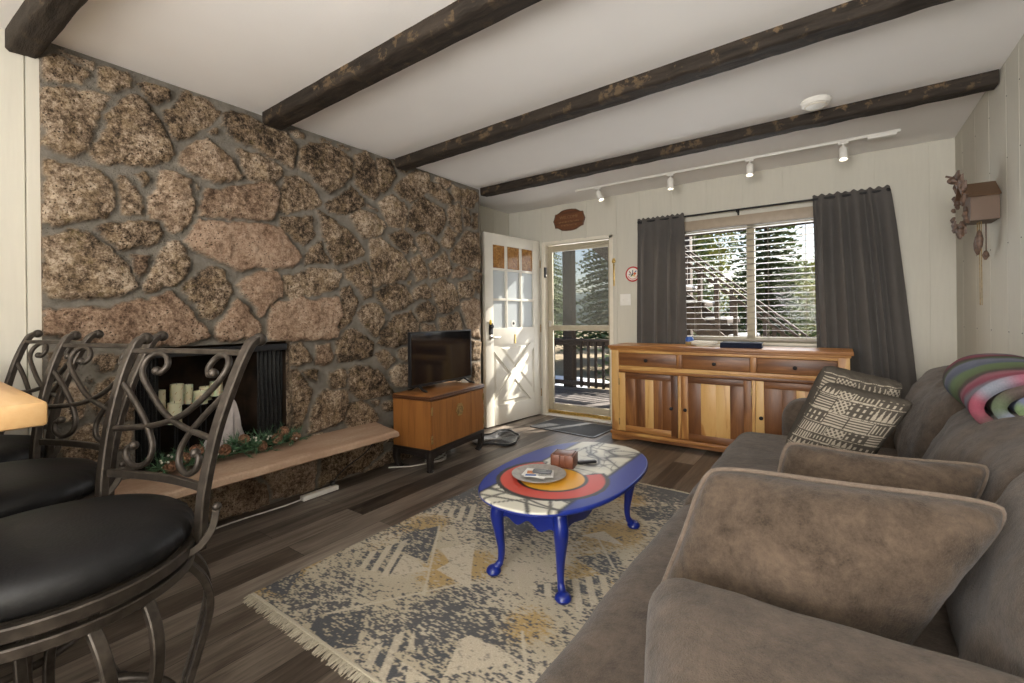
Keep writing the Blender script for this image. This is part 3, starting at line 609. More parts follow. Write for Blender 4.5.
# ------------------------------------------------------------------ beams
def beam(y0, y1, y2, y3, x0, x1, h, seed, label, chipbias=.8):
    """beam from x0 (near face y0, far face y1) to x1 (near face y2, far face y3)"""
    mb = MB(); n = int((x1 - x0) / .03); vs = []; cs = []; K = 16
    for i in range(n + 1):
        t = i / n; x = x0 + (x1 - x0) * t; a = y0 + (y2 - y0) * t; b = y1 + (y3 - y1) * t
        zt = CEIL + .005; zb = CEIL - h
        sec = []
        c = .012
        base = [(a, zt), (a, zt - (h - c) * .33), (a, zt - (h - c) * .66), (a, zb + c), (a + c, zb), (a + (b - a) * .25, zb), (a + (b - a) * .5, zb), (a + (b - a) * .75, zb), (b - c, zb), (b, zb + c), (b, zt - (h - c) * .5), (b, zt)]
        for q, (y, z) in enumerate(base):
            d = .007 * nz((x, y, z), 9, seed) + .004 * nz((x * .6, y, z), 30, seed + 3)
            if 0 < q < 11: z2 = z + (d if z < zt - .01 else 0); y2_ = y + (d * (1 if q > 6 else -1))
            else: z2, y2_ = z, y
            vs.append((x, y2_, z2)); cs.append((1, 1, 1) if q in (0, 1) else ((.55, 1, 1) if q in (2, 3) else (.2, 1, 1)))
    m = 12; fs = []
    for i in range(n):
        for k in range(m - 1): fs.append((i * m + k, i * m + k + 1, (i + 1) * m + k + 1, (i + 1) * m + k))
    fs.append(tuple(range(m))); fs.append(tuple(n * m + k for k in range(m))[::-1])
    mb.add(vs, fs, cs)
    return single(mb, 'ceiling_beam', M['beam'], label, 'beam', 'rough dark ceiling beams', angle=60)
beam(.345, .445, .50, .60, -2.925, RX, .092, 1, 'rough dark brown ceiling beam at the top left corner, nearest one above the bar stools')
beam(1.40, 1.53, 1.33, 1.46, -2.86, RX, .072, 2, 'rough dark ceiling beam whose end meets the stone wall above the fireplace')
beam(2.43, 2.55, 2.29, 2.41, -2.86, RX, .074, 3, 'second rough dark ceiling beam counted from the window wall')
beam(3.49, 3.60, 3.43, 3.54, -2.86, RX - .006, .070, 4, 'rough dark ceiling beam closest to the window wall, beside the smoke detector')

# ================================================================== DOORWAY
mb = MB()   # door frame (jambs and head)
mb.box(DX0 - .005, DX0 + .035, BY - .012, T + .01, 0, DZ1, .003); mb.box(DX1 - .035, DX1 + .005, BY - .004, T + .01, 0, DZ1, .003)
mb.box(DX0 - .005, DX1 + .005, BY - .004, T + .01, DZ1 - .03, DZ1 + .006, .003)
struct(mb, 'trim_2', M['trim'])
mb = MB(); mb.box(DX0 + .035, DX1 - .035, BY - .02, T + .10, 0, .022, .005); struct(mb, 'trim_3', M['white_metal'])
sdt = thing('storm_door', 'closed beige storm door with glass panes in the doorway', 'door', (-2.39, BY + .07, .022))
a, b = DX0 + .036, DX1 - .036; y0, y1 = BY + .055, BY + .085
mb = MB(); w = .062
mb.box(a, a + w, y0, y1, .022, 1.972, .004); mb.box(b - w * .6, b, y0, y1, .022, 1.972, .004)
mb.box(a + w, b - w * .6, y0, y1, 1.90, 1.972, .004); mb.box(a + w, b - w * .6, y0, y1, .985, 1.045, .004); mb.box(a + w, b - w * .6, y0, y1, .06, .135, .004)
part(mb, 'frame', M['storm'], sdt)
mb = MB(); mb.box(a + w - .005, b - w * .6 + .005, y0 + .012, y0 + .016, 1.04, 1.905); part(mb, 'upper_screen', M['screen'], sdt)
mb = MB(); mb.box(a + w - .005, b - w * .6 + .005, y0 + .012, y0 + .016, .13, .99); part(mb, 'lower_pane', M['glass'], sdt)
mb = MB(); mb.box(a, b, y0 - .014, y0 - .001, .024, .060, .003); part(mb, 'kick_plate', M['brass'], sdt)
mb = MB(); mb.box(a + .014, a + .046, y0 - .012, y0, 1.03, 1.10, .003); mb.sweep([(a + .03, y0 - .012, 1.085), (a + .03, y0 - .045, 1.085), (a + .075, y0 - .05, 1.08)], .007); part(mb, 'latch', M['nickel'], sdt)
mb = MB(); mb.sweep([(-2.32, y0 - .02, 1.935), (-2.05, y0 - .02, 1.935)], .012, n=12); mb.sweep([(-2.05, y0 - .02, 1.935), (-1.99, y0 - .015, 1.94)], .005); mb.box(-2.34, -2.32, y0 - .03, y0, 1.92, 1.95); part(mb, 'closer', M['storm'], sdt)
mb = MB(); mb.box(DX0 + .035, DX0 + .06, BY - .03, BY + .0, 1.60, 1.72, .004); mb.box(DX0 + .060, DX0 + .062, BY - .022, BY - .008, 1.66, 1.70)
ck = thing('door_chime_sensor', 'small black sensor box on the left jamb of the storm door', 'sensor', (DX0 + .05, BY - .02, 1.60))
part(mb, 'case', M['black_plastic'], ck)
mb = MB(); mb.box(DX0 + .0605, DX0 + .064, BY - .025, BY - .005, 1.61, 1.635, .001); part(mb, 'button', M['white_plastic'], ck)

# open entrance door, local x along the leaf from the hinge to the free edge, -y toward the room
DW = .905; DH = 2.015
hinge = Vector((-2.868, 4.563, .012)); free = Vector((-2.968, 3.662, .012))
ang = math.atan2(free.y - hinge.y, free.x - hinge.x)
od = thing('entrance_door', 'cream crossbuck entrance door with nine panes standing open by the stone wall', 'door', tuple(hinge), ang)
def od_part(mb, n, m, **k): return part(mb, n, m, k.pop('parent', od), world=False, **k)
# room-facing side is local +y (world +X)
X0 = lambda s: DW - s          # s measured from the free edge
cols = [(.115, .265), (.365, .535), (.625, .785)]
cols = [(.120, .315), (.345, .555), (.585, .785)]
rows = [(1.655, 1.900), (1.335, 1.628), (1.020, 1.308)]
mb = MB(); t0, t1 = -.022, .022
xs = [0, .12] + []
mb.box(X0(0), X0(.12), t0, t1, 0, DH, .002); mb.box(X0(.785), X0(DW), t0, t1, 0, DH, .002)
mb.box(X0(.12), X0(.785), t0, t1, 1.90, DH, .002); mb.box(X0(.12), X0(.785), t0, t1, .84, 1.02, .002); mb.box(X0(.12), X0(.785), t0, t1, 0, .20, .002)
for s in (.33, .57): mb.box(X0(s - .015), X0(s + .015), t0, t1, 1.02, 1.90, .004)
for z in (1.3215, 1.6415): mb.box(X0(.12), X0(.785), t0, t1, z - .0135, z + .0135, .004)
mb.box(X0(.12), X0(.785), -.008, .006, .20, .84)                       # recessed panel
xa, xb, za, zb = .12, .785, .20, .84
def bar(p, q, w, d0=.006, d1=.020):
    p = Vector(p); q = Vector(q); t = (q - p).normalized(); n = Vector((-t.y, t.x)) * w / 2
    pts = [p + n, q + n, q - n, p - n]
    vs = [(X0(v.x), d0, v.y) for v in pts] + [(X0(v.x), d1, v.y) for v in pts]
    mb.add(vs, [(0, 1, 2, 3), (4, 5, 6, 7), (0, 1, 5, 4), (1, 2, 6, 5), (2, 3, 7, 6), (3, 0, 4, 7)])
bar((xa, za), (xb, zb), .085); bar((xa, zb), (xb, za), .085, .006, .0195)
for tri in (((.24, .81), (.665, .81), (.4525, .60)), ((.24, .23), (.665, .23), (.4525, .44)), ((.145, .72), (.145, .32), (.35, .52)), ((.76, .72), (.76, .32), (.555, .52))):
    c = Vector((sum(p[0] for p in tri) / 3, sum(p[1] for p in tri) / 3))
    inner = [c + (Vector(p) - c) * .80 for p in tri]
    vs = [(X0(p[0]), .006, p[1]) for p in tri] + [(X0(p.x), .017, p.y) for p in inner]
    mb.add(vs, [(3, 4, 5), (0, 1, 4, 3), (1, 2, 5, 4), (2, 0, 3, 5)])
leaf = od_part(mb, 'leaf', M['door_paint'], angle=25)
for r, (z0, z1) in enumerate(rows):
    for c0, c1 in cols:
        mb = MB(); mb.box(X0(c0 - .004), X0(c1 + .004), -.003, .003, z0 - .004, z1 + .004)
        od_part(mb, 'pane', M['amber'] if r == 0 else M['door_glass'], label='amber patterned pane' if r == 0 else None)
mb = MB(); mb.box(X0(.045), X0(.105), .022, .030, .955, 1.075, .006); mb.lathe([(.024, 0), (.024, .016), (.018, .022), (0, .023)], 20, M=Matrix.Translation((X0(.075), .030, 1.04)) @ Matrix.Rotation(-PI / 2, 4, 'X'))
od_part(mb, 'deadbolt', M['black_plastic'])
mb = MB(); mb.ball((X0(.062), .035, 1.085), .017, sc=(1, .5, 1.6)); od_part(mb, 'lock_cover', plain('yellow_cover', (.55, .38, .03), .5))
mb = MB(); Mx = Matrix.Translation((X0(.075), .022, .925)) @ Matrix.Rotation(-PI / 2, 4, 'X')
mb.lathe([(.026, 0), (.026, .006), (.012, .012), (.010, .040)], 20, M=Mx); mb.sweep([(X0(.075), .058, .925), (X0(.10), .062, .925), (X0(.155), .058, .922), (X0(.185), .052, .930)], .009); od_part(mb, 'lever_handle', M['nickel'])
mb = MB(); mb.box(X0(.445), X0(.465), .022, .026, .845, .945, .004); mb.box(X0(.440), X0(.470), .022, .027, .875, .885, .002); od_part(mb, 'knocker', M['brass'])
mb = MB(); mb.lathe([(.036, 0), (.036, .002)], 24, M=Matrix.Translation((X0(.45), .0245, 1.065)) @ Matrix.Rotation(-PI / 2, 4, 'X') @ Matrix.Translation((0, 0, -.02))); od_part(mb, 'sticker', M['paper'])
mb = MB(); Mx = Matrix.Translation((X0(.45), .0065, 1.065)) @ Matrix.Rotation(-PI / 2, 4, 'X'); mb.lathe([(.016, 0), (.016, .0015)], 16, M=Mx); od_part(mb, 'sticker_mark', M['black_plastic'])
for z in (.25, 1.0, 1.75):
    mb = MB(); mb.sweep([(-.004, .024, z - .045), (-.004, .024, z + .045)], .006); od_part(mb, 'hinge', M['old_brass'])

# ================================================================== WINDOW
mb = MB(); y0, y1 = BY + .05, BY + .10
mb.box(WX0, WX0 + .05, y0, y1, WZ0, WZ1, .003); mb.box(WX1 - .05, WX1, y0, y1, WZ0, WZ1, .003); mb.box(WX0, WX1, y0, y1, WZ0, WZ0 + .045, .003); mb.box(WX0, WX1, y0, y1, WZ1 - .05, WZ1, .003)
mb.box(-.675, -.610, y0 - .006, y1, WZ0, WZ1, .003)
for x0_, x1_ in ((WX0, WX0 + .0), ): pass
wf = struct(mb, 'window_1', M['storm'])
mb = MB(); mb.box(WX0 + .04, WX1 - .04, y0 + .02, y0 + .024, WZ0 + .03, WZ1 - .03); g = mb.build('pane', M['glass'], wf)
mb = MB(); mb.box(WX0, WX1, BY - .015, y0, WZ0 - .022, WZ0, .004); g = mb.build('window_sill', M['trim'], wf)
bl = thing('window_blind', 'cream horizontal slatted blind lowered over the window, slats open', 'blind', (-.655, BY + .02, WZ0 + .02))
mb = MB(); mb.box(WX0 + .008, WX1 - .008, BY - .03, BY - .008, 1.955, 2.045, .004); part(mb, 'valance', M['valance'], bl)
mb = MB(); mb.box(WX0 + .012, WX1 - .012, BY - .002, BY + .045, 1.95, 1.988, .003); part(mb, 'headrail', M['blind'], bl)
mb = MB(); nsl = 19; zs0, zs1 = .955, 1.93
for i in range(nsl):
    z = zs0 + (zs1 - zs0) * i / (nsl - 1)
    Mx = Matrix.Translation((-.655, BY + .021, z)) @ Matrix.Rotation(math.radians(-4), 4, 'X')
    mb.box(WX0 + .012 + .655, WX1 - .012 + .655, -.0235, .0235, -.0014, .0014, M=Mx)
part(mb, 'slats', M['blind'], bl)
mb = MB(); mb.box(WX0 + .012, WX1 - .012, BY - .002, BY + .044, .912, .928, .003); part(mb, 'bottom_rail', M['blind'], bl)
mb = MB()
for x in (-1.12, -.90, -.50, -.22):
    for y in (BY - .003, BY + .045): mb.sweep([(x, y, .92), (x, y, 1.95)], .0012, n=4)
part(mb, 'ladder_cords', M['blind'], bl)
# rod
cr = thing('curtain_rod', 'thin dark curtain rod above the window', 'curtain rod', (-.65, BY - .09, 2.075))
mb = MB(); mb.sweep([(-1.62, BY - .09, 2.085), (.31, BY - .09, 2.085)], .0085, n=12); part(mb, 'rod', M['black_iron'], cr)
for x in (-1.625, .315):
    mb = MB(); mb.ball((x, BY - .09, 2.085), .017); part(mb, 'finial', M['black_iron'], cr)
for x in (-1.60, -.73, .29):
    mb = MB(); mb.box(x - .008, x + .008, BY - .008, BY - .0005, 2.05, 2.11, .002); mb.sweep([(x, BY - .004, 2.07), (x, BY - .09, 2.07)], .005); mb.box(x - .006, x + .006, BY - .10, BY - .08, 2.064, 2.078, .002); part(mb, 'bracket', M['black_iron'], cr)
def curtain(xa, xb, xa2, xb2, zt, zb, npl, label, seed, amp=.028):
    rr = random.Random(seed); nu = npl * 14 + 1; nv = 46; P = []
    ph = [rr.uniform(-.5, .5) for _ in range(6)]
    for j in range(nv):
        v = j / (nv - 1)
        for i in range(nu):
            u = i / (nu - 1)
            uu = u + .03 * math.sin(u * 9 + ph[0]) + .02 * math.sin(u * 17 + ph[1]) * (1 - v * .5)
            w = v ** .8
            x = (xa + (xb - xa) * u) * (1 - w) + (xa2 + (xb2 - xa2) * u) * w
            a = amp * (.45 + .75 * min(1, v * 3)) * (.7 + .3 * math.sin(u * 5 + ph[2]))
            y = BY - .088 + a * math.sin(2 * PI * npl * uu + .5 * math.sin(v * 2 + ph[3])) + .006 * math.sin(31 * u + 8 * v)
            z = zt + (zb - zt) * v
            if v < .06: y = BY - .09 + (y - BY + .09) * .6 - .006; 
            x += .010 * math.sin(2 * PI * npl * uu * 2 + ph[4]) * v
            y = min(y, BY - .025)
            z += (.008 * math.sin(u * 60 + ph[5]) if v < .02 else 0)
            P.append((x, y, z))
    mb = MB(); mb.grid(P, nu, nv)
    Q = [(p[0], p[1] + .004, p[2]) for p in P]; n0 = len(P)
    mb2 = MB(); mb2.grid(P, nu, nv); mb2.grid(Q, nu, nv)
    bd = [i for i in range(nu)] + [j * nu + nu - 1 for j in range(1, nv)] + [(nv - 1) * nu + i for i in range(nu - 2, -1, -1)] + [j * nu for j in range(nv - 2, 0, -1)]
    mb2.f += [(bd[k], bd[(k + 1) % len(bd)], bd[(k + 1) % len(bd)] + n0, bd[k] + n0) for k in range(len(bd))]
    return single(mb2, 'curtain', M['curtain'], label, 'curtain', 'dark grey window curtains')
curtain(-1.635, -1.185, -1.66, -1.165, 2.115, .04, 4, 'dark grey curtain hanging left of the window, nearer the doorway', 4, .036)
curtain(-.165, .325, -.13, .52, 2.115, .03, 5, 'dark grey curtain hanging right of the window, nearer the room corner', 9, .046)

# ================================================================== OUTSIDE
mb = MB(); mb.box(-40, 40, T, 70, -.62, -.60); struct(mb, 'ground', M['ground'])
mb = MB()
for i in range(17):
    y = T + .02 + i * .145; mb.cur = (rnd.random(), rnd.random(), 0)
    mb.box(-6.2, 1.2, y, y + .138, -.13, -.10)
struct(mb, 'deck', M['deck'])
mb = MB(); mb.box(-2.9, -1.9, T + .0, T + .34, -.099, -.04, .005); struct(mb, 'doorstep', plain('concrete', (.62, .60, .56), .8, scale=8))
# snow bank on the yard
def blob_sheet(x0, x1, y0, y1, z, h, seed, nu=40, nv=20):
    P = []
    for j in range(nv):
        for i in range(nu):
            u = i / (nu - 1); v = j / (nv - 1); e = min(u, 1 - u, v, 1 - v) * 6; e = min(1, e)
            P.append((x0 + (x1 - x0) * u, y0 + (y1 - y0) * v, z + h * e * (.6 + .5 * nz((u * 6, v * 6, 0), 1, seed)) - (1 - e) * .02))
    mb = MB(); mb.grid(P, nu, nv); return mb
single(blob_sheet(-16, -4.6, 7.6, 11.6, -.60, .20, 3), 'snow_bank', M['snow'], 'white snow bank on the yard beyond the deck railing', 'snow')
rl = thing('deck_railing', 'weathered brown deck railing with square balusters outside the doorway', 'railing', (-3.8, 7.06, -.10))
mb = MB(); mb.box(-6.1, -2.3, 7.00, 7.14, .715, .755, .004); part(mb, 'handrail', M['rail_wood'], rl)
mb = MB(); mb.box(-6.1, -2.3, 7.04, 7.08, .64, .715, .003); mb.box(-6.1, -2.3, 7.04, 7.08, -.04, .03, .003); part(mb, 'stringer_rail', M['rail_wood'], rl)
x = -6.0
while x < -2.3:
    if not -3.98 < x < -3.70:
        mb = MB(); mb.cur = (rnd.random(), rnd.random(), 0); mb.box(x - .019, x + .019, 7.0, 7.038, -.06, .715); part(mb, 'baluster', M['rail_wood'], rl)
    x += .135
for i, (x, lb) in enumerate(((-3.90, 'tall brown deck post standing in the railing outside the doorway'), (-5.9, 'tall brown deck post at the far left end of the railing'), (-1.9, 'tall brown deck post standing outside beside the stair'))):
    mb = MB(); mb.box(x - .09, x + .09, 7.15, 7.31, -.60, 2.40, .004); single(mb, 'deck_post', M['rail_wood'], lb, 'post', 'deck posts')
# upper deck (roof of the porch)
mb = MB(); mb.box(-6.4, -1.7, T + .02, 5.5, 2.62, 2.68)
x = -6.3
while x < -1.8: mb.box(x, x + .04, T + .02, 5.5, 2.47, 2.62); x += .60
single(mb, 'upper_deck', M['rail_wood'], 'brown joists of the upper deck outside above the storm door', 'deck')
mb = MB(); mb.box(-1.6, 1.2, T + .02, 5.6, 2.16, 2.24); mb.box(-1.6, 1.2, 5.56, 5.60, 2.07, 2.26); single(mb, 'window_overhang', M['rail_wood'], 'brown eave board outside, seen at the top of the window', 'eave')
# outside stair running down to the right
stt = thing('outdoor_stair', 'dark wooden outdoor stair with snowy treads descending past the window', 'stair', (-1.0, 6.6, -.6))
sl = -.845; ya, yb = 6.05, 7.0
def zline(x, z0): return z0 + sl * (x + 1.613)
def slant(mb, x0, x1, z0, h, y0, y1):
    vs = [(x, y, zline(x, z0) + dz) for x in (x0, x1) for y in (y0, y1) for dz in (-h, 0)]
    mb.add(vs, [(0, 1, 3, 2), (4, 6, 7, 5), (0, 4, 5, 1), (2, 3, 7, 6), (0, 2, 6, 4), (1, 5, 7, 3)])
for y in (ya, yb):
    mb = MB(); slant(mb, -3.2, 1.0, 1.30, .26, y, y + .05); part(mb, 'stringer', M['rail_wood'], stt)
    mb = MB(); slant(mb, -3.2, .9, 1.955, .035, y - .02, y + .07); slant(mb, -3.2, .9, 1.87, .05, y, y + .04); part(mb, 'handrail', M['rail_wood'], stt)
    x = -2.45
    while x < .8:
        mb = MB(); mb.box(x - .022, x + .022, y + .005, y + .05, zline(x, 1.1), zline(x, 1.86)); part(mb, 'stair_baluster', M['rail_wood'], stt); x += .205
for i in range(15):
    x = -3.2 + i * .26; z = zline(x, 1.30) - .02
    if z < -.55: break
    mb = MB(); mb.box(x, x + .27, ya + .05, yb, z - .045, z, .003); td = part(mb, 'tread', M['rail_wood'], stt)
    mb = MB(); mb.box(x + .01, x + .26, ya + .06, yb - .02, z, z + .035, .012); part(mb, 'snow_cover', M['snow'], td, label='white snow cover')

def tree(x, y, h, r, seed, name, label, mat, kind, base=-.60):
    rr = random.Random(seed); tr = thing(name, label, 'tree', (x, y, base), 0, 'trees in the yard')
    mb = MB(); pts = [(.05 * h * .2 * math.sin(k) * .3, .02 * math.cos(k * 2), h * k / 8) for k in range(9)]
    mb.sweep(pts, .05 * h * .38, n=8, taper=[1 - .85 * k / 8 for k in range(9)]); part(mb, 'trunk', M['bark'], tr, world=False)
    mb = MB()
    if kind == 'conifer':
        z = h * .12
        while z < h:
            f = 1 - z / h; R = r * (f ** .75) * rr.uniform(.8, 1.1); nb = int(10 + 14 * f)
            for k in range(nb):
                a = 2 * PI * (k + rr.random()) / nb; L = R * rr.uniform(.7, 1.1); d = Vector((math.cos(a), math.sin(a), 0)); s = Vector((-d.y, d.x, 0))
                m = max(3, int(L / .13))
                for q in range(m):
                    t = (q + .6) / m; c = d * L * t + Vector((0, 0, z - L * .28 * t * t + .04))
                    w = (.10 + .22 * (1 - t) * L) * rr.uniform(.7, 1.2)
                    for sg in (-1, 1):
                        e = c + s * sg * w + d * w * .5 + Vector((0, 0, -w * rr.uniform(.1, .5))); g = c + d * .14 + Vector((0, 0, rr.uniform(-.02, .05)))
                        mb.add([c, e, g], [(0, 1, 2)])
            z += h * .022 * rr.uniform(.8, 1.2)
    else:
        lobes = [(Vector((rr.uniform(-.6, .6) * r, rr.uniform(-.6, .6) * r, h * rr.uniform(.35, .85))), r * rr.uniform(.35, .6)) for _ in range(9)]
        for c0, rl_ in lobes:
            for k in range(int(420 * rl_ / .6)):
                v = Vector((rr.gauss(0, 1), rr.gauss(0, 1), rr.gauss(0, 1))).normalized() * rr.uniform(.6, 1.05)
                c = c0 + v * rl_; q = .13
                a = Vector((rr.uniform(-1, 1), rr.uniform(-1, 1), rr.uniform(-1, 1))) * q; b = Vector((rr.uniform(-1, 1), rr.uniform(-1, 1), rr.uniform(-1, 1))) * q
                mb.add([c, c + a, c + b], [(0, 1, 2)])
    part(mb, 'foliage', mat, tr, world=False, smooth=False, fix=False)
k = 0
for (x, y, h, r, lb) in ((-2.9, 9.6, 7.0, 1.5, 'large green spruce filling the left half of the window'), (-1.35, 12.4, 6.2, 1.35, 'green spruce behind the middle post of the window'),
                         (.05, 15.2, 4.4, .95, 'slim spruce seen in the right half of the window'), (-5.9, 13.8, 8, 1.7, 'tall spruce seen through the right side of the storm door'),
                         (-9.9, 15.0, 8, 2.0, 'spruce beyond the snow seen at the left of the storm door'), (-5.6, 19.5, 8, 2.2, 'spruce farther back between the doorway and window'), (-12.8, 20.5, 9, 2.4, 'far spruce at the left edge of the storm door view'), (3.8, 11.6, 13, 3.0, 'very tall spruce added out of view on the right to shade the window')):  # last spruce is unseen, added to keep sun off the window
    tree(x, y, h, r, 20 + k, 'spruce_tree', lb, M['conifer'], 'conifer'); k += 1
for (x, y, h, r, lb) in ((-3.75, 16.4, 5.6, 1.3, 'tall leafy tree between the two spruces of the window view'), (-1.7, 19.0, 3.6, 1.6, 'pale green bushy tree low in the middle of the window view'), (1.9, 20, 3.3, 1.6, 'yellow green bushy tree low at the right of the window view'),
                         (-.9, 23.5, 3.8, 1.9, 'far yellow green bushy tree behind the slim spruce'), (3.2, 26, 3.8, 1.9, 'far pale green tree at the right edge of the window view'), (-8.8, 25, 4.5, 2.4, 'yellow green bushy tree behind the spruces of the door view')):
    tree(x, y, h, r, 40 + k, 'bushy_tree', lb, M['leafy'], 'bush'); k += 1
P = []
for j in range(14):
    for i in range(60):
        u = i / 59; v = j / 13; P.append((-60 + 120 * u, 46 + 22 * v, -.62 + 7 * math.sin(v * PI / 2) * (.7 + .3 * math.sin(u * 9) + .2 * math.sin(u * 23))))
mb = MB(); mb.grid(P, 60, 14); struct(mb, 'hillside', plain('far_hill', (.13, .17, .15), .9, var=.3, scale=.5))

# ================================================================== SIDEBOARD
sb = thing('sideboard', 'long honey and brown wood sideboard with three doors below the window', 'sideboard', (-.84, 4.26, 0))
def tb(mb, *a, bev=.0015, amt=1.0, lo=0.0):
    mb.cur = (min(1, lo + rnd.random() * amt), rnd.random(), rnd.random()); mb.box(*a, bev=bev)
X_0, X_1, YF, YB = -1.735, .065, 4.035, 4.43
mb = MB()
mb.cur = (.62, .3, 0)
for i in range(4): mb.cur = (.45 + .12 * (i % 2), .2 * i, .1 * i); mb.box(X_0 - .022, X_1 + .022, YF - .03 + i * .1075, YF - .03 + (i + 1) * .1075, .850, .876, .002)
part(mb, 'top', M['shee_x'], sb)
mb = MB(); mb.cur = (.55, .1, 0); mb.box(X_0 - .008, X_1 + .008, YF - .016, YB, .832, .850, .004)
mb.cur = (.45, .7, 0); mb.box(X_0 - .012, X_1 + .012, YF - .022, YB, .055, .085, .006)
mb.cur = (.60, .4, 0); mb.box(X_0, X_1, YF - .004, YF + .02, .81, .832, .002)
mb.cur = (.62, .15, 0); mb.box(X_0 + .07, X_1 - .07, YF - .004, YF + .02, .655, .690, .002)
mb.cur = (.40, .45, 0); mb.box(X_0 + .07, X_1 - .07, YF - .003, YF + .02, .63, .657, .002)
part(mb, 'rails', M['shee_x'], sb)
mb = MB()
mb.cur = (.66, .3, 0); mb.box(X_0, X_0 + .07, YF - .006, YF + .05, .085, .832, .002)
mb.cur = (.70, .6, 0); mb.box(X_1 - .07, X_1, YF - .006, YF + .05, .085, .832, .002)
mb.cur = (.60, .2, 0); mb.box(X_0, X_0 + .02, YF + .05, YB, .085, .832); mb.box(X_1 - .02, X_1, YF + .05, YB, .085, .832)
mb.cur = (.5, .8, 0); mb.box(X_0 + .02, X_1 - .02, YB - .015, YB, .085, .832)
for x in (-1.118, -.548):
    mb.cur = (.62, x % 1, 0); mb.box(x - .012, x + .012, YF - .005, YF + .03, .085, .63, .001)
    mb.cur = (.45, x % 1, 0); mb.box(x - .022, x + .022, YF - .005, YF + .03, .69, .81, .001)
part(mb, 'body', M['shee_z'], sb)
mb = MB()   # plinth with bracket feet
mb.cur = (.5, .5, .2)
zz_ = [(X_0, 0), (X_0 + .10, 0), (X_0 + .15, .012), (X_0 + .22, .028), (X_1 - .22, .028), (X_1 - .15, .012), (X_1 - .10, 0), (X_1, 0), (X_1, .055), (X_0, .055)]
mb.prism(zz_, 0, .022, M=Matrix.Translation((0, YF + .010, 0)) @ Matrix.Rotation(PI / 2, 4, 'X'))
mb.box(X_0, X_0 + .03, YF + .01, YB, 0, .055); mb.box(X_1 - .03, X_1, YF + .01, YB, 0, .055)
part(mb, 'plinth', M['shee_x'], sb)
def knob(p, par, M_=None):
    mb = MB(); Mx = Matrix.Translation(p) @ Matrix.Rotation(PI / 2, 4, 'X')
    mb.lathe([(.010, 0), (.008, .006), (.006, .010), (.015, .016), (.015, .024), (.008, .029), (0, .030)], 14, M=Mx); return part(mb, 'knob', M['old_brass'] if M_ is None else M_, par)
for x0, x1, kx in ((X_0 + .07, -1.14, -1.405), (-1.096, -.57, -.835), (-.526, X_1 - .07, -.268)):
    mb = MB(); mb.cur = (.34, rnd.random(), rnd.random()); mb.box(x0 + .003, x1 - .003, YF, YF + .02, .693, .807, .003)
    dr = part(mb, 'drawer', M['shee_x'], sb); knob((kx, YF, .745), dr, M['black_iron'])
doors = [(X_0 + .073, -1.132, (.66, .10), [.42, .34, .80, .38, .30], (.36, .55), -1.184, 1), (-1.104, -.562, (.62, .30), [.28, .66, .82, .32], (.25, .30), -1.067, 0), (-.534, X_1 - .073, (.78, .36), [.30, .42, .74, .36], (.3, .5), -.495, 0)]
for x0, x1, (tl, tr2), pls, (tt, tb2), kx, hs in doors:
    mb = MB(); w = .058
    mb.cur = (tl, rnd.random(), 0); mb.box(x0, x0 + w, YF - .004, YF + .018, .09, .626, .002)
    mb.cur = (tr2 + .08, rnd.random(), 0); mb.box(x1 - w, x1, YF - .004, YF + .018, .09, .626, .002)
    n = len(pls); W = (x1 - x0 - 2 * w); e = [0]
    for k in range(n): e.append(e[-1] + W / n * rnd.uniform(.8, 1.2))
    e = [q / e[-1] * W for q in e]
    for k in range(n):
        mb.cur = (pls[k], rnd.random(), rnd.random()); mb.box(x0 + w + e[k], x0 + w + e[k + 1], YF + .004, YF + .014, .14, .576, .001)
    dd = part(mb, 'door', M['shee_z'], sb)
    mb = MB(); mb.cur = (tt, .3, .4); mb.box(x0 + w, x1 - w, YF - .004, YF + .016, .574, .626, .002); part(mb, 'door_rail', M['shee_x'], dd); mb = MB(); mb.cur = (tb2, .8, .1); mb.box(x0 + w, x1 - w, YF - .004, YF + .016, .09, .142, .002)
    part(mb, 'door_rail', M['shee_x'], dd)
    knob((kx, YF - .004, .342), dd, M['black_iron'])
    hx = x0 if hs else x1
    for z in (.17, .54):
        mb = MB(); mb.box(hx - .005, hx + .006, YF - .009, YF - .003, z - .03, z + .03, .001); part(mb, 'hinge', M['old_brass'], dd)
# things on the sideboard
cj = thing('candle_jar', 'small blue and amber glazed jar on the sideboard beside the left curtain', 'jar', (-1.105, 4.33, .876))
mb = MB(); mb.cur = (.35, .25, .10); mb.lathe([(.030, 0), (.036, .01), (.036, .035)], 20, (-1.105, 4.33, .876)); mb.cur = (.03, .10, .38); mb.lathe([(.0365, .033), (.036, .055), (.028, .068), (.027, .075), (.022, .076), (.0215, .05)], 20, (-1.105, 4.33, .876)); part(mb, 'jar_body', M['tint_paint'], cj)
mb = MB(); mb.sweep([(-1.105 + .026 * math.cos(a), 4.33, .952 + .022 * math.sin(a)) for a in [PI * k / 10 for k in range(11)]], .0022, n=6); part(mb, 'wire_handle', M['black_iron'], cj)
bk = thing('booklet_stack', 'loose stack of pale papers and booklets on the sideboard', 'papers', (-.94, 4.28, .876))
rr = random.Random(2)
for k in range(5):
    mb = MB(); a = rr.uniform(-.5, .5); Mx = Matrix.Translation((-.965 + rr.uniform(-.02, .02), 4.28 + rr.uniform(-.015, .015), .876 + k * .0085)) @ Matrix.Rotation(a, 4, 'Z')
    mb.cur = ((.62, .56, .44), (.7, .68, .62), (.55, .50, .40), (.72, .70, .66), (.50, .46, .38))[k]; mb.box(-.10, .10, -.07, .07, 0, .0082, .0012, M=Mx); part(mb, 'sheet', M['tint_flat'], bk)
nb = thing('guest_binder', 'dark navy binder lying flat on the sideboard under the window', 'binder', (-.655, 4.22, .876), math.radians(4))
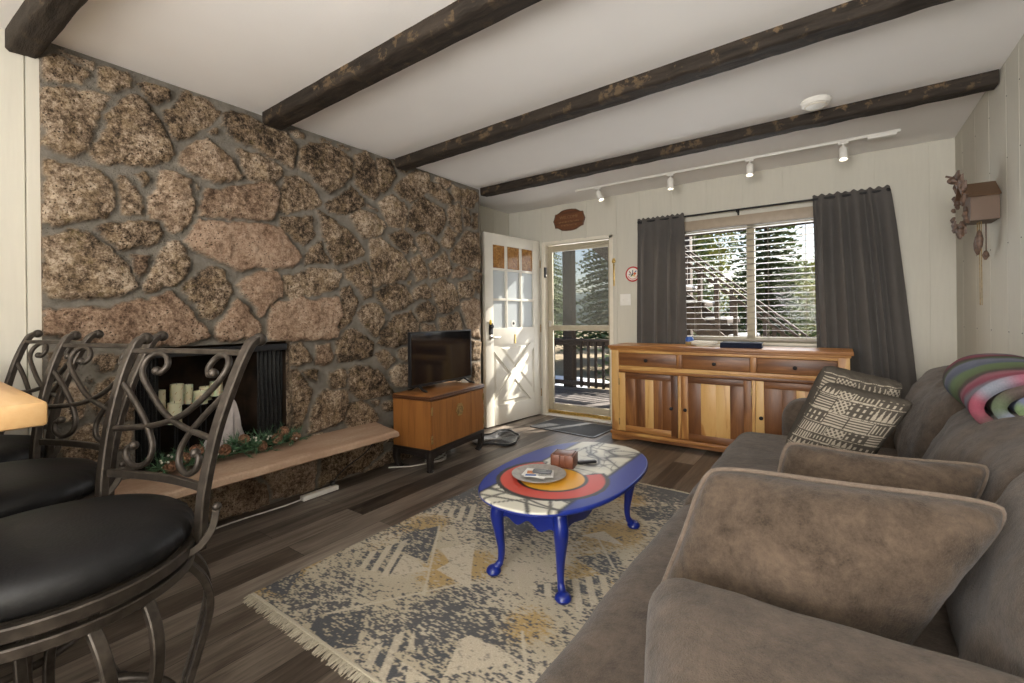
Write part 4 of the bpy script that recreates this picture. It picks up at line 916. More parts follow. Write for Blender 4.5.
mb = MB(); mb.box(-.15, .15, -.115, .115, 0, .004, .001); mb.box(-.15, .15, -.115, .115, .036, .042, .001); mb.box(-.156, -.146, -.115, .115, 0, .042, .002); mb.box(-.15, .15, -.1155, -.112, 0, .040); part(mb, 'cover', M['navy'], nb, world=False)
mb = MB(); mb.box(-.145, .143, -.108, .108, .004, .036, .001); part(mb, 'pages', plain('pages', (.30, .31, .34), .7), nb, world=False)

# ================================================================== TV STAND + TV
th = math.radians(96.4)
ts = thing('tv_stand', 'small two door honey wood cabinet on a black curved leg base', 'cabinet', (-2.665, 2.715, 0), th)
W, D = .715, .36
def L(mb, n, m, par=None, **k): return part(mb, n, m, par or ts, world=False, **k)
mb = MB()
for i in range(5): mb.cur = (.40 + .06 * (i % 2), .17 * i, 0); mb.box(-W / 2, -W / 2 + .018, -D / 2 + i * D / 5, -D / 2 + (i + 1) * D / 5, .175, .535); mb.box(W / 2 - .018, W / 2, -D / 2 + i * D / 5, -D / 2 + (i + 1) * D / 5, .175, .535)
mb.cur = (.45, .3, 0); mb.box(-W / 2 + .018, W / 2 - .018, D / 2 - .015, D / 2, .175, .535); mb.box(-W / 2 + .018, W / 2 - .018, -D / 2, D / 2, .175, .19)
L(mb, 'body', M['elm_z'])
mb = MB(); mb.cur = (.5, .5, .2); mb.box(-W / 2 - .002, W / 2 + .002, -D / 2 - .002, D / 2 + .002, .552, .570, .003); L(mb, 'top', M['elm_x'])
mb = MB(); mb.box(-W / 2 - .012, W / 2 + .012, -D / 2 - .012, D / 2, .535, .5525, .004)
for (a, b2, c, d) in ((-W / 2 - .012, W / 2 + .012, -D / 2 - .012, -D / 2 + .004), (-W / 2 - .012, -W / 2 + .004, -D / 2, D / 2), (W / 2 - .004, W / 2 + .012, -D / 2, D / 2)): mb.box(a, b2, c, d, .5525, .566, .003)
L(mb, 'top_edge', M['rosewood'])
for sgn in (-1, 1):
    mb = MB(); xa, xb = (-W / 2 + .006, -.0015) if sgn < 0 else (.0015, W / 2 - .006)
    for i in range(4): mb.cur = (.42 + .09 * ((i + (sgn > 0)) % 2), rnd.random(), 0); mb.box(xa + (xb - xa) * i / 4, xa + (xb - xa) * (i + 1) / 4, -D / 2 - .010, -D / 2, .182, .530)
    dd = L(mb, 'door', M['elm_z'])
    mb = MB(); Mx = Matrix.Translation((0, -D / 2 - .010, .415)) @ Matrix.Rotation(PI / 2, 4, 'X')
    pts = [(0, -.050)] + [(sgn * .050 * math.cos(a) * (1 + .08 * math.cos(6 * a)), .050 * math.sin(a) * (1 + .08 * math.cos(6 * a))) for a in [(-PI / 2 + PI * k / 20) for k in range(1, 20)]] + [(0, .050)]
    if sgn > 0: pts = pts
    mb.prism(pts if sgn > 0 else pts[::-1], 0, .004, M=Mx); mb.sweep([(sgn * .012, -D / 2 - .016, .43), (sgn * .012, -D / 2 - .024, .415), (sgn * .014, -D / 2 - .022, .385), (sgn * .006, -D / 2 - .020, .38)], .0035); L(mb, 'brass_plate', M['old_brass'], dd, label='aged brass half round plate with pull')
    for z in (.25, .46):
        mb = MB(); x = sgn * (W / 2 - .010); mb.box(x - .010, x + .010, -D / 2 - .014, -D / 2 - .008, z - .03, z + .03, .001); L(mb, 'hinge', M['old_brass'], dd)
mb = MB(); mb.box(-W / 2 - .006, W / 2 + .006, -D / 2 - .008, D / 2 + .004, .150, .176, .004)
def apron(x0, x1, y, ax):
    n = 12; pts = [(x0, .152), (x1, .152)]
    for k in range(n + 1):
        u = k / n; x = x1 + (x0 - x1) * u; pts.append((x, .120 - .020 * (abs(2 * u - 1) ** 4)))
    Mx = Matrix.Translation((0, y, 0)) @ Matrix.Rotation(PI / 2, 4, 'X') if ax == 0 else Matrix.Translation((y, 0, 0)) @ Matrix.Rotation(PI / 2, 4, 'Z') @ Matrix.Rotation(PI / 2, 4, 'X')
    mb.prism(pts, -.009, .009, M=Mx)
apron(-W / 2 + .03, W / 2 - .03, -D / 2 + .006, 0); apron(-W / 2 + .03, W / 2 - .03, D / 2 - .012, 0); apron(-D / 2 + .03, D / 2 - .03, -W / 2 + .008, 1); apron(-D / 2 + .03, D / 2 - .03, W / 2 - .008, 1)
L(mb, 'base_frame', M['blackwood'])
for sx in (-1, 1):
    for sy in (-1, 1):
        mb = MB(); x = sx * (W / 2 - .018); y = sy * (D / 2 - .018)
        pts = spline([(x - sx * .004, y - sy * .004, .165), (x + sx * .004, y + sy * .004, .11), (x - sx * .002, y - sy * .002, .05), (x - sx * .014, y - sy * .010, .018), (x - sx * .020, y - sy * .014, 0)], 5)
        n = len(pts); mb.sweep(pts, .046, .046, up=(1, 0, 0), taper=[1.15 - .45 * (k / (n - 1)) + (.25 if k > n - 5 else 0) for k in range(n)]); L(mb, 'leg', M['blackwood'])
tv = thing('television', 'flat black television standing on the two door cabinet', 'television', (-2.715, 2.79, .570), math.radians(91.5))
def LT(mb, n, m, par=None, **k): return part(mb, n, m, par or tv, world=False, **k)
TW, TH = .745, .435; z0 = .035
mb = MB(); mb.box(-TW / 2, TW / 2, -.012, .018, z0, z0 + TH, .004); mb.box(-TW / 2 + .08, TW / 2 - .08, .018, .055, z0 + .03, z0 + .28, .012); LT(mb, 'case', M['black_plastic'])
mb = MB(); mb.box(-TW / 2 + .010, TW / 2 - .010, -.0135, -.0115, z0 + .020, z0 + TH - .010); LT(mb, 'screen', M['tv_screen'])
mb = MB(); mb.box(-.02, .02, -.0145, -.012, z0 + .006, z0 + .014); LT(mb, 'badge', M['grey_plastic'])
for sx in (-1, 1):
    mb = MB(); x = sx * TW * .37; mb.sweep([(x, 0, z0 + .012), (x + sx * .012, -.06, .012), (x + sx * .02, -.105, .006)], .022, .012, up=(0, 0, 1)); mb.sweep([(x, 0, z0 + .012), (x + sx * .012, .06, .012), (x + sx * .02, .095, .006)], .022, .012, up=(0, 0, 1)); LT(mb, 'foot', M['black_plastic'])

# ================================================================== COFFEE TABLE
CX, CY, CZ = -1.082, 1.99, .40
ct = thing('coffee_table', 'oval coffee table with blue cabriole legs and a painted flag top on the rug', 'coffee table', (CX, CY, .0125))
HA, HB = .325, .540
def art(x, y):
    """x, y in world metres on the top"""
    blue = (.012, .030, .24); cream = (.60, .58, .49); black = (.012, .012, .014); red = (.50, .050, .030); yel = (.66, .33, .025)
    def mixc(a, b, t): t = max(0, min(1, t)); return tuple(p * (1 - t) + q * t for p, q in zip(a, b))
    c = cream if -1.262 < x < -.885 else blue
    if c is cream:
        n1 = nz((x, y * .6, 0), 9, 3); n2 = nz((x * .5, y, 3), 14, 8); n3 = nz((x, y, 7), 6, 5)
        wx = .10 * nz((x, y, 1), 4, 2); wy = .10 * nz((x, y, 6), 4, 7)
        if y > 1.98:
            l1 = nz((x + wx, y + wy, 0), 7, 3); l2 = nz((x * .8 + wy, y * 1.2, 3), 11, 8); l3 = nz((x + wy, y * .5 + wx, 9), 13, 21)
            m_ = max(0, min(1, (n3 + .25) * 5)); k = max(max(0, 1 - abs(l1) / .12), max(0, 1 - abs(l2 + .05) / .12) * .9, max(0, 1 - abs(l3 - .1) / .07) * .8) * m_
            wash = max(0, 1 - abs(l1) / .45) * m_
            c = mixc(c, (.17, .17, .16), .55 * wash); c = mixc(c, black, min(1, 1.1 * k))
        if y < 1.78:
            k = 0
            for (q0, sl_, w_) in ((1.705, .25, .013), (1.655, -.10, .011), (1.61, .30, .015), (1.565, -.12, .013), (1.525, .1, .012)): k = max(k, 1 - abs(y - q0 - (x + 1.07) * sl_ + .04 * nz((x, y, q0), 7)) / w_)
            for (q0, sl_, w_) in ((-1.20, .9, .011), (-1.14, .5, .013), (-1.08, -.6, .013), (-1.02, .8, .012), (-.96, -.5, .013)): k = max(k, (1 - abs(x - q0 - (y - 1.62) * sl_ + .03 * nz((x, y, q0), 8)) / w_))
            c = mixc(c, black, .9 * max(0, min(1, k * 1.6)))
    for e in (-1.262, -.885):
        c = mixc(c, black, 1 - abs(x - e) / .014) if abs(x - e) < .014 and not (-.2 < 0 and False) else c
    dx, dy = x + 1.088, y - 1.835; r = math.hypot(dx, dy); a = math.degrees(math.atan2(dx, dy))      # 0 = toward the window
    opening = abs(a) < 42
    if r < .262 and not (opening and r > .150): c = black
    if .168 < r < .238 and not opening: c = red
    if .163 < r < .243 and not opening: c = mixc(black, red, 1 - max(.168 - r, r - .238, 0) / .005)
    if r < .146: c = yel
    elif r < .151: c = mixc(yel, black, (r - .146) / .005)
    if r < .146: c = mixc(yel, (.75, .28, .02), .5 * max(0, nz((x, y, 0), 12, 2)))
    if opening and .150 < r < .262:
        e = min(abs(abs(a) - 42) / 180 * PI * r, r - .150); 
        if e < .014: c = mixc(c, black, 1 - e / .014)
    return c
mb = MB(); nr, na = 90, 220; P = []; C = []
def sup(a, q=2.35):
    c, s = math.cos(a), math.sin(a); return (abs(c) ** (2 / q)) * (1 if c > 0 else -1), (abs(s) ** (2 / q)) * (1 if s > 0 else -1)
for j in range(nr + 1):
    f = j / nr * .985
    for i in range(na):
        c, s = sup(2 * PI * i / na); x = CX + HA * c * f; y = CY + HB * s * f; P.append((x, y, CZ)); C.append(art(x, y))
prof = [(.993, -.0015), (.999, -.005), (1.0, -.010), (.997, -.016), (.985, -.020), (.975, -.022)]
for f, dz in prof:
    for i in range(na):
        c, s = sup(2 * PI * i / na); x = CX + HA * c * f; y = CY + HB * s * f; P.append((x, y, CZ + dz)); C.append(art(x, y) if dz > -.006 and f < .9995 else (.012, .030, .24))
for i in range(na):
    c, s = sup(2 * PI * i / na); P.append((CX + HA * c * .01, CY + HB * s * .01, CZ - .022)); C.append((.012, .030, .24))
mb.grid(P, na, nr + 1 + len(prof) + 1, closed_u=True, col=C)
mb.f.append(tuple(range(na)))
part(mb, 'top', M['tint_paint'], ct, label='oval top painted with a red ring, yellow disc and black scribbles', fix=False)
mb = MB(); hx, hy = .150, .362   # scalloped apron
def scallop(p, q, n=60):
    p = Vector(p); q = Vector(q); vs = []
    d = (q - p).normalized(); nn = Vector((-d.y, d.x, 0)) * .009
    for k in range(n + 1):
        u = k / n; c = p + (q - p) * u; m = abs(2 * u - 1)
        low = CZ - .140 + .013 * math.cos(m * PI * 2.6) + .010 * (1 - m)
        for sg in (-1, 1): vs += [tuple(c + nn * sg + Vector((0, 0, CZ - .022))), tuple(c + nn * sg + Vector((0, 0, low)))]
    fs = []
    for k in range(n): a = 4 * k; b = a + 4; fs += [(a, b, b + 1, a + 1), (a + 2, a + 3, b + 3, b + 2), (a + 1, b + 1, b + 3, a + 3), (a, a + 2, b + 2, b)]
    mb.add(vs, fs)
scallop((CX - hx, CY - hy, 0), (CX + hx, CY - hy, 0)); scallop((CX + hx, CY - hy, 0), (CX + hx, CY + hy, 0)); scallop((CX + hx, CY + hy, 0), (CX - hx, CY + hy, 0)); scallop((CX - hx, CY + hy, 0), (CX - hx, CY - hy, 0))
part(mb, 'apron', M['blue'], ct)
for sx in (-1, 1):
    for sy in (-1, 1):
        o2 = Vector((sx, sy, 0)).normalized(); x, y = CX + sx * hx, CY + sy * hy
        def P_(d, z): return Vector((x, y, z)) + o2 * d
        pts = spline([P_(-.006, CZ - .023), P_(.004, CZ - .07), P_(.018, .275), P_(.010, .20), P_(.0, .12), P_(.004, .07), P_(.018, .046), P_(.034, .036)], 6)
        rad = []
        for p in pts:
            z = p.z
            rad.append(.028 if z > .34 else (.031 if z > .27 else .0135 + .0175 * (max(z - .05, 0) / .22) ** 1.6 if z > .06 else .016))
        mb = MB(); mb.sweep(pts, 1.0, n=14, taper=rad, up=(1, 0, 0))
        c = P_(.036, .0); mb.lathe([(.020, .0128), (.029, .016), (.034, .025), (.031, .036), (.020, .046), (.004, .052)], 18, (c.x, c.y, 0)); part(mb, 'leg', M['blue'], ct)
# things on the coffee table
px, py = -1.155, 1.825
pt = thing('serving_plate', 'round pewter plate with papers on the coffee table', 'plate', (px, py, CZ))
mb = MB(); mb.lathe([(.06, 0), (.085, .002), (.115, .012), (.128, .014), (.1285, .017), (.115, .016), (.083, .006), (0.001, .005)], 40, (px, py, CZ)); part(mb, 'dish', M['pewter'], pt)
cd_ = thing('paper_card', 'white printed card lying on the pewter plate', 'card', (px + .01, py, CZ + .006), .5)
mb = MB(); Mx = Matrix.Rotation(math.radians(0), 4, 'Z')
mb.box(-.075, .06, -.05, .045, .009, .0105); mb.add([(-.12 + .03, -.03, .0095), (.02, -.08, .0095), (.03, .06, .0095), (-.07, .07, .0095)], [(0, 1, 2, 3)])
part(mb, 'sheet', M['paper'], cd_, world=False)
mb = MB(); mb.cur = (.05, .12, .35); mb.box(-.07, -.02, -.04, -.02, .0105, .011); mb.cur = (.5, .2, .08); mb.box(-.065, -.03, -.01, .03, .0105, .011); mb.cur = (.1, .1, .1)
for k in range(5): mb.box(-.01, .05, -.04 + k * .007, -.038 + k * .007, .0105, .011)
part(mb, 'print', M['tint_flat'], cd_, world=False)
rm = thing('remote_control', 'short grey remote control lying on the card on the plate', 'remote', (px + .015, py + .005, CZ + .0172), .35)
mb = MB(); mb.box(-.045, .045, -.018, .018, 0, .013, .005); part(mb, 'case', M['grey_plastic'], rm, world=False)
mb = MB(); mb.box(-.035, .02, -.012, .012, .0125, .0145, .001); part(mb, 'button_pad', plain('button_grey', (.2, .2, .2), .5), rm, world=False)
bx = thing('coaster_box', 'small reddish brown wooden box of coasters on the coffee table', 'box', (-1.135, 2.035, CZ), .25)
mb = MB(); mb.box(-.058, .058, -.052, .052, 0, .008); mb.box(-.058, -.050, -.052, .052, 0, .062, .002); mb.box(.050, .058, -.052, .052, 0, .062, .002); mb.box(-.058, .058, .044, .052, 0, .062, .002); mb.box(-.058, -.012, -.052, -.044, 0, .062, .002); mb.box(.012, .058, -.052, -.044, 0, .062, .002)
mb.box(-.05, .05, -.044, .044, .008, .056, .002); part(mb, 'holder', M['red_box'], bx, world=False)
for k in range(1):
    mb = MB(); mb.box(-.047, .047, -.042, .042, .0562, .0625, .002); part(mb, 'coaster', M['red_box'], bx, world=False)
rm2 = thing('remote_control', 'small black remote lying behind the wooden coaster box', 'remote', (-1.055, 2.125, CZ), .9)
mb = MB(); mb.box(-.05, .05, -.014, .014, 0, .012, .004); part(mb, 'case', M['black_plastic'], rm2, world=False)
mb = MB(); mb.box(-.035, .02, -.008, .008, .0115, .0135, .001); part(mb, 'button_pad', M['grey_plastic'], rm2, world=False)

# ================================================================== RUG
RX0, RX1, RY0, RY1 = -2.00, -.50, .925, 3.02
RUGP = [('C', [(-1.771, 1.485), (-1.51, 1.464), (-1.652, 1.297)]), ('C', [(-1.492, 1.482), (-1.475, 1.712), (-1.263, 1.453)]), ('C', [(-1.085, 1.246), (-0.865, 1.25), (-1.108, 0.96), (-1.179, 1.036)]),
('D', [(-1.595, 0.934), (-1.645, 0.996), (-1.509, 1.123), (-1.375, 0.97), (-1.44, 0.916)]), ('D', [(-1.888, 1.626), (-1.788, 1.803), (-1.566, 1.495), (-1.787, 1.499)]), ('D', [(-2.009, 0.967), (-1.998, 1.135), (-1.872, 0.995), (-1.926, 0.971)]),
('D', [(-1.693, 2.008), (-1.51, 2.06), (-1.444, 1.887), (-1.59, 1.871)]), ('S', [(-1.878, 1.383), (-1.807, 1.639), (-1.628, 1.329), (-1.82, 1.289)]), ('S', [(-1.337, 0.943), (-1.29, 1.165), (-1.172, 1.058), (-1.162, 0.932)]),
('C', [(-1.611, 1.626), (-1.506, 1.769), (-1.269, 1.451)]), ('S', [(-1.078, 1.607), (-0.844, 1.887), (-0.757, 1.778), (-0.817, 1.579), (-0.927, 1.591)]), ('D', [(-1.029, 2.604), (-0.848, 2.803), (-0.702, 2.637), (-0.884, 2.491)]),
('C', [(-1.101, 2.138), (-1.021, 2.251), (-0.873, 2.165)]), ('D', [(-1.025, 1.928), (-0.887, 2.087), (-0.774, 1.95), (-0.782, 1.836)]), ('S', [(-1.95, 1.9), (-1.8, 2.15), (-1.65, 1.95)]), ('C', [(-1.9, 2.3), (-1.7, 2.6), (-1.5, 2.3)]), ('D', [(-1.6, 2.5), (-1.3, 2.9), (-1.2, 2.5)]),
('D', [(-1.25, 1.02), (-1.10, 1.20), (-1.02, 1.02)]), ('S', [(-.9, 1.0), (-.7, 1.3), (-.55, 1.0)]),
('L', [(-1.788, 1.803), (-1.402, 1.319)]), ('L', [(-1.231, 1.724), (-1.103, 1.577)]), ('L', [(-0.942, 1.364), (-0.803, 1.186)]), ('L', [(-1.03, 2.18), (-.84, 1.95)]), ('L', [(-1.62, 1.02), (-1.3, 1.5)])]
RUGP = [(k_, p_, (min(q[0] for q in p_) - .01, max(q[0] for q in p_) + .01, min(q[1] for q in p_) - .01, max(q[1] for q in p_) + .01)) for k_, p_ in RUGP]
def rug_col(x, y):
    cream = (.45, .39, .285); cream2 = (.53, .465, .36); char = (.070, .073, .080); gold = (.42, .28, .10); grey = (.19, .17, .145)
    def mx(a, b, t): t = max(0, min(1, t)); return tuple(p * (1 - t) + q * t for p, q in zip(a, b))
    n = nz((x, y, 0), 2.4, 4); f = nz((x * .45, y * 1.4, 0), 165, 5) * .75 + nz((x * .5, y * 1.3, 2), 75, 6) * .75 + nz((x, y, 2), 14, 6) * .25; g = nz((x, y, 4), 5, 9); h = nz((x, y, 9), 3.2, 31)
    c = mx(cream, cream2, .5 + g)
    # worn gold clouds
    c = mx(c, gold, .9 * max(0, min(1, (h + f * .45 - .10) * 6)))
    # charcoal distress
    c = mx(c, grey, .6 * max(0, min(1, (n + f * .9 - .02) * 6)))
    c = mx(c, char, .95 * max(0, min(1, (n + f * 1.1 - .12) * 7)))
    for kind, P_, (bx0, bx1, by0, by1) in RUGP:
        if not (bx0 < x < bx1 and by0 < y < by1): continue
        if kind == 'L':
            (a0, b0), (a1, b1) = P_; L2 = (a1 - a0) ** 2 + (b1 - b0) ** 2; t = max(0, min(1, ((x - a0) * (a1 - a0) + (y - b0) * (b1 - b0)) / L2))
            if math.hypot(x - a0 - t * (a1 - a0), y - b0 - t * (b1 - b0)) < .006: c = mx(c, cream2, .85)
            continue
        ins = False
        for i_ in range(len(P_)):
            (a0, b0), (a1, b1) = P_[i_], P_[i_ - 1]
            if (b0 > y) != (b1 > y) and x < (a1 - a0) * (y - b0) / (b1 - b0) + a0: ins = not ins
        if not ins: continue
        if kind == 'C': c = mx(cream2, grey, max(0, min(.7, (f * .9 - .30) * 4)))
        elif kind == 'D': c = mx(char, cream, max(0, min(1, (f * 1.3 + .7 * g - .10) * 4)))
        else:
            st_ = (x * 14 + y * 9) % 1
            c = mx(cream, char, max(0, min(1, (f + .25) * 4))) if st_ < .5 else mx(c, cream2, .8)
    return c
st = .0046; nx_ = int((RX1 - RX0) / st); ny_ = int((RY1 - RY0) / st); P = []; C = []
for j in range(ny_ + 1):
    for i in range(nx_ + 1):
        x = RX0 + (RX1 - RX0) * i / nx_; y = RY0 + (RY1 - RY0) * j / ny_; P.append((x, y, .0115)); C.append(rug_col(x, y))
rg = thing('area_rug', 'distressed cream, charcoal and gold area rug under the coffee table', 'rug', ((RX0 + RX1) / 2, (RY0 + RY1) / 2, 0))
mb = MB(); mb.grid(P, nx_ + 1, ny_ + 1, col=C); mb.cur = (.5, .45, .35)
mb.box(RX0, RX1, RY0, RY1, .001, .0108); part(mb, 'pile', M['tint_rug'], rg, smooth=False, fix=False)
for y0, dr in ((RY0, -1), (RY1, 1)):
    mb = MB(); rr = random.Random(4); x = RX0
    while x < RX1:
        l = rr.uniform(.035, .055); sx = rr.uniform(-.012, .012); g_ = rr.uniform(.78, 1.08); mb.cur = (.50 * g_, .45 * g_, .35 * g_)
        mb.add([(x, y0, .010), (x + .004, y0, .010), (x + .004 + sx, y0 + dr * l, .002), (x + sx, y0 + dr * l, .002), (x + .002 + sx * .5, y0 + dr * l * .5, .012)], [(0, 1, 4), (1, 2, 4), (2, 3, 4), (3, 0, 4)]); x += .0042
    mb.cur = (.5, .45, .35); mb.box(RX0, RX1, y0 - .012 if dr < 0 else y0, y0 if dr < 0 else y0 + .012, .001, .0135, .003)
    part(mb, 'fringe', M['tint_rug'], rg, smooth=False, fix=False)
mt = thing('door_mat', 'dark grey rectangular mat on the floor inside the storm door', 'mat', (-2.24, 4.21, 0), math.radians(-4))
mb = MB(); mb.box(-.37, .37, -.24, .24, 0.0005, .008, .003); part(mb, 'pad', M['rubber'], mt, world=False)
mb = MB(); 
for s in (-1, 1): mb.box(-.37, .37, s * .24 - .012, s * .24 + .012, 0.0005, .0095, .003); mb.box(s * .37 - .012, s * .37 + .012, -.24, .24, .0005, .0095, .003)
part(mb, 'border', M['tray'], mt, world=False)
by = thing('boot_tray', 'black rubber boot tray with wavy outline on the floor beside the tv stand', 'tray', (-2.62, 3.36, 0))
out = []
n = 90
for k in range(n):
    a = 2 * PI * k / n; r = 1 + .16 * math.cos(3 * a + .6) + .10 * math.cos(5 * a + 2)
    out.append((-2.62 + .20 * r * math.cos(a), 3.42 + .26 * r * math.sin(a)))
def ring_sheet(mb, out, rings, c):
    n = len(out); vs = []; fs = []
    for f, z in rings:
        for (x, y) in out: vs.append((c[0] + (x - c[0]) * f, c[1] + (y - c[1]) * f, z))
    for r in range(len(rings) - 1):
        for k in range(n): fs.append((r * n + k, r * n + (k + 1) % n, (r + 1) * n + (k + 1) % n, (r + 1) * n + k))
    fs.append(tuple((len(rings) - 1) * n + k for k in range(n))); mb.add(vs, fs)
mb = MB(); ring_sheet(mb, out, [(.96, .001), (1.0, .012), (1.0, .024), (.965, .024), (.95, .008), (.5, .007)], (-2.62, 3.42)); part(mb, 'basin', M['tray'], by)
mb = MB()
for k in range(9):
    f = .25 + .07 * k; mb.sweep([(-2.62 + (x + 2.62) * f, 3.42 + (y - 3.42) * f, .009) for x, y in out], .0035, n=5, closed=True)
part(mb, 'ridges', M['tray'], by)

# ================================================================== BAR STOOLS
def make_stool(label):
    r = thing('bar_stool', label, 'bar stool', (0, 0, 0), 0, 'swivel bar stools')
    def A(mb, n, m, par=None, **k): return part(mb, n, m, par or r, world=False, **k)
    # cushion
    mb = MB(); R = .238; prof = [(.20, .640), (.226, .645), (.237, .658), (.238, .672), (.232, .690), (.215, .704), (.17, .717), (.11, .724), (.05, .727), (.0005, .728)]
    N = 96; vs = []; fs = []
    for (q, z) in prof:
        for k in range(N):
            a = 2 * PI * k / N; w = .0022 * math.sin(a * 37) * (1 if .64 < z < .70 else 0) + .0015 * math.sin(a * 61 + 1) * (.64 < z < .70); vs.append(((q + w) * math.cos(a), (q + w) * math.sin(a), z))
    for i in range(len(prof) - 1):
        for k in range(N): fs.append((i * N + k, i * N + (k + 1) % N, (i + 1) * N + (k + 1) % N, (i + 1) * N + k))
    fs.append(tuple(range(N))[::-1]); mb.add(vs, fs); A(mb, 'seat_cushion', M['leather'])
    mb = MB(); mb.sweep(circle((0, 0, .628), .236, 64), .020, .026, closed=True); mb.lathe([(.05, .61), (.05, .64), (.22, .641), (.22, .634), (.055, .62)], 32); A(mb, 'seat_frame', M['bronze'])
    mb = MB(); mb.lathe([(.09, .586), (.09, .612), (.04, .612)], 32); A(mb, 'swivel_plate', M['black_iron'])
    mb = MB(); mb.sweep(circle((0, 0, .592), .232, 64), .018, .022, closed=True)
    for a in (PI / 4, 3 * PI / 4):
        mb.sweep([(-.23 * math.cos(a), -.23 * math.sin(a), .590), (.23 * math.cos(a), .23 * math.sin(a), .590)], .03, .008)
    A(mb, 'base_ring', M['bronze'])
    for q in range(4):
        a = (-.05, .99, 3.09, 4.13)[q]
        rad = Vector((math.cos(a), math.sin(a), 0)); tan = Vector((-rad.y, rad.x, 0))
        mb = MB()
        for sg in (-1, 1):
            def Q(d, z, t): return rad * d + tan * sg * t + Vector((0, 0, z))
            pts = spline([Q(.226, .582, .045), Q(.258, .53, .043), Q(.268, .46, .038), Q(.245, .36, .030), Q(.215, .24, .024), Q(.225, .12, .020), Q(.262, .012, .017)], 6)
            mb.sweep(pts, .022, .016, up=tuple(rad))
        lg = A(mb, 'leg', M['bronze'])
        mb = MB(); c = rad * .264; mb.lathe([(.022, 0), (.026, .004), (.024, .018), (.012, .022)], 14, (c.x, c.y, 0)); A(mb, 'foot_glide', M['black_plastic'], lg)
    mb = MB(); mb.sweep(circle((0, 0, .235), .205, 64), .011, n=10, closed=True); A(mb, 'foot_ring', M['bronze'])
    # back: posts lean out and splay
    def post(s):
        return spline([(s * .178, .180, .612), (s * .182, .180, .66), (s * .187, .186, .75), (s * .197, .210, .88), (s * .210, .247, 1.0), (s * .217, .280, 1.075), (s * .219, .298, 1.097), (s * .220, .316, 1.101)], 6)
    for s in (-1, 1):
        mb = MB(); p = post(s); mb.sweep(p, .026, .020, up=(0, 1, 0)); mb.ball(tuple(p[-1]), .0175, sc=(1, 1, 1)); A(mb, 'back_post', M['bronze'])
        mb = MB(); mb.sweep(spline([(s * .196, .132, .622), (s * .206, .158, .630), (s * .212, .185, .662), (s * .211, .198, .705)], 5), .016, .010, up=(0, 1, 0)); mb.ball((s * .211, .199, .708), .010); A(mb, 'bracket', M['bronze'])
    def yz(z):   # back surface depth at height z, with a gentle bow in x
        p = [(.66, .180), (.75, .186), (.88, .210), (1.0, .247), (1.075, .280), (1.10, .30)]
        for (a, b), (c, d) in zip(p[:-1], p[1:]):
            if z <= c: return b + (d - b) * (z - a) / (c - a)
        return .30
    def Bk(x, z): return (x, yz(z) + .026 * (1 - (x / .21) ** 2), z)
    mb = MB(); mb.sweep([Bk(-.214 + .428 * k / 16, 1.068) for k in range(17)], .018, .014, up=(0, 0, 1)); A(mb, 'top_rail', M['bronze'])
    mb = MB(); mb.sweep([Bk(-.186 + .372 * k / 16, .750) for k in range(17)], .012, .020, up=(0, 0, 1)); A(mb, 'lower_rail', M['bronze'])
    def curl(c, r0, a0, turns, sg, n=22):
        return [(c[0] + sg * r0 * (1 - .62 * k / n) * math.cos(a0 + turns * 2 * PI * k / n), c[1] + r0 * (1 - .62 * k / n) * math.sin(a0 + turns * 2 * PI * k / n)) for k in range(n + 1)]
    for s in (-1, 1):
        # upper S: starts at the opposite lower post, crosses the centre, rises and curls in at the top
        pts = [(-s * .193, .862), (-s * .12, .868), (-s * .05, .878), (s * .03, .905), (s * .10, .955), (s * .150, 1.005), (s * .158, 1.040), (s * .135, 1.060), (s * .100, 1.055), (s * .080, 1.030), (s * .092, 1.010), (s * .108, 1.014)]
        P3 = spline([Bk(*p) for p in pts], 6); n = len(P3)
        mb = MB(); mb.sweep(P3, .0080, n=10); e = P3[-1]; mb.ball(tuple(e), .0125); A(mb, 'scroll', M['bronze'])
        pts = [(s * .205, .985), (s * .165, .950), (s * .115, .905), (s * .075, .862), (s * .052, .82), (s * .060, .785), (s * .095, .770), (s * .128, .785), (s * .134, .812), (s * .115, .822)]
        P3 = spline([Bk(*p) for p in pts], 6)
        mb = MB(); mb.sweep(P3, .0078, n=10); mb.ball(tuple(P3[-1]), .012); A(mb, 'scroll', M['bronze'])
    return r
stool = make_stool('black leather swivel bar stool nearest the camera, its whole seat in view')
stool.location = (-1.36, .228, 0); stool.rotation_euler = (0, 0, .28)
copy_tree(stool, None, (-1.955, .198, 0), .31, 'middle black swivel bar stool, between the nearest and the farthest')
copy_tree(stool, None, (-2.53, .165, 0), .24, 'farthest black bar stool, by the cream wall end of the butcher block counter')
bt = thing('bar_counter', 'thick pale butcher block counter top at the left edge above the stools', 'counter', (-2.2, -.15, 0))
mb = MB()
z1 = 1.0; z0_ = .952
for i in range(8):
    mb.cur = (.45 + .2 * rnd.random(), rnd.random(), rnd.random()); mb.box(-2.90, -1.250, -.62 + i * .1025, -.62 + (i + 1) * .1025 - .0, z0_, z1, .004 if i < 7 else .008)
part(mb, 'top', M['butcher'], bt)
mb = MB(); mb.box(-2.90, -1.45, -.60, -.50, 0, .952, .003); part(mb, 'base_panel', M['trim'], bt)

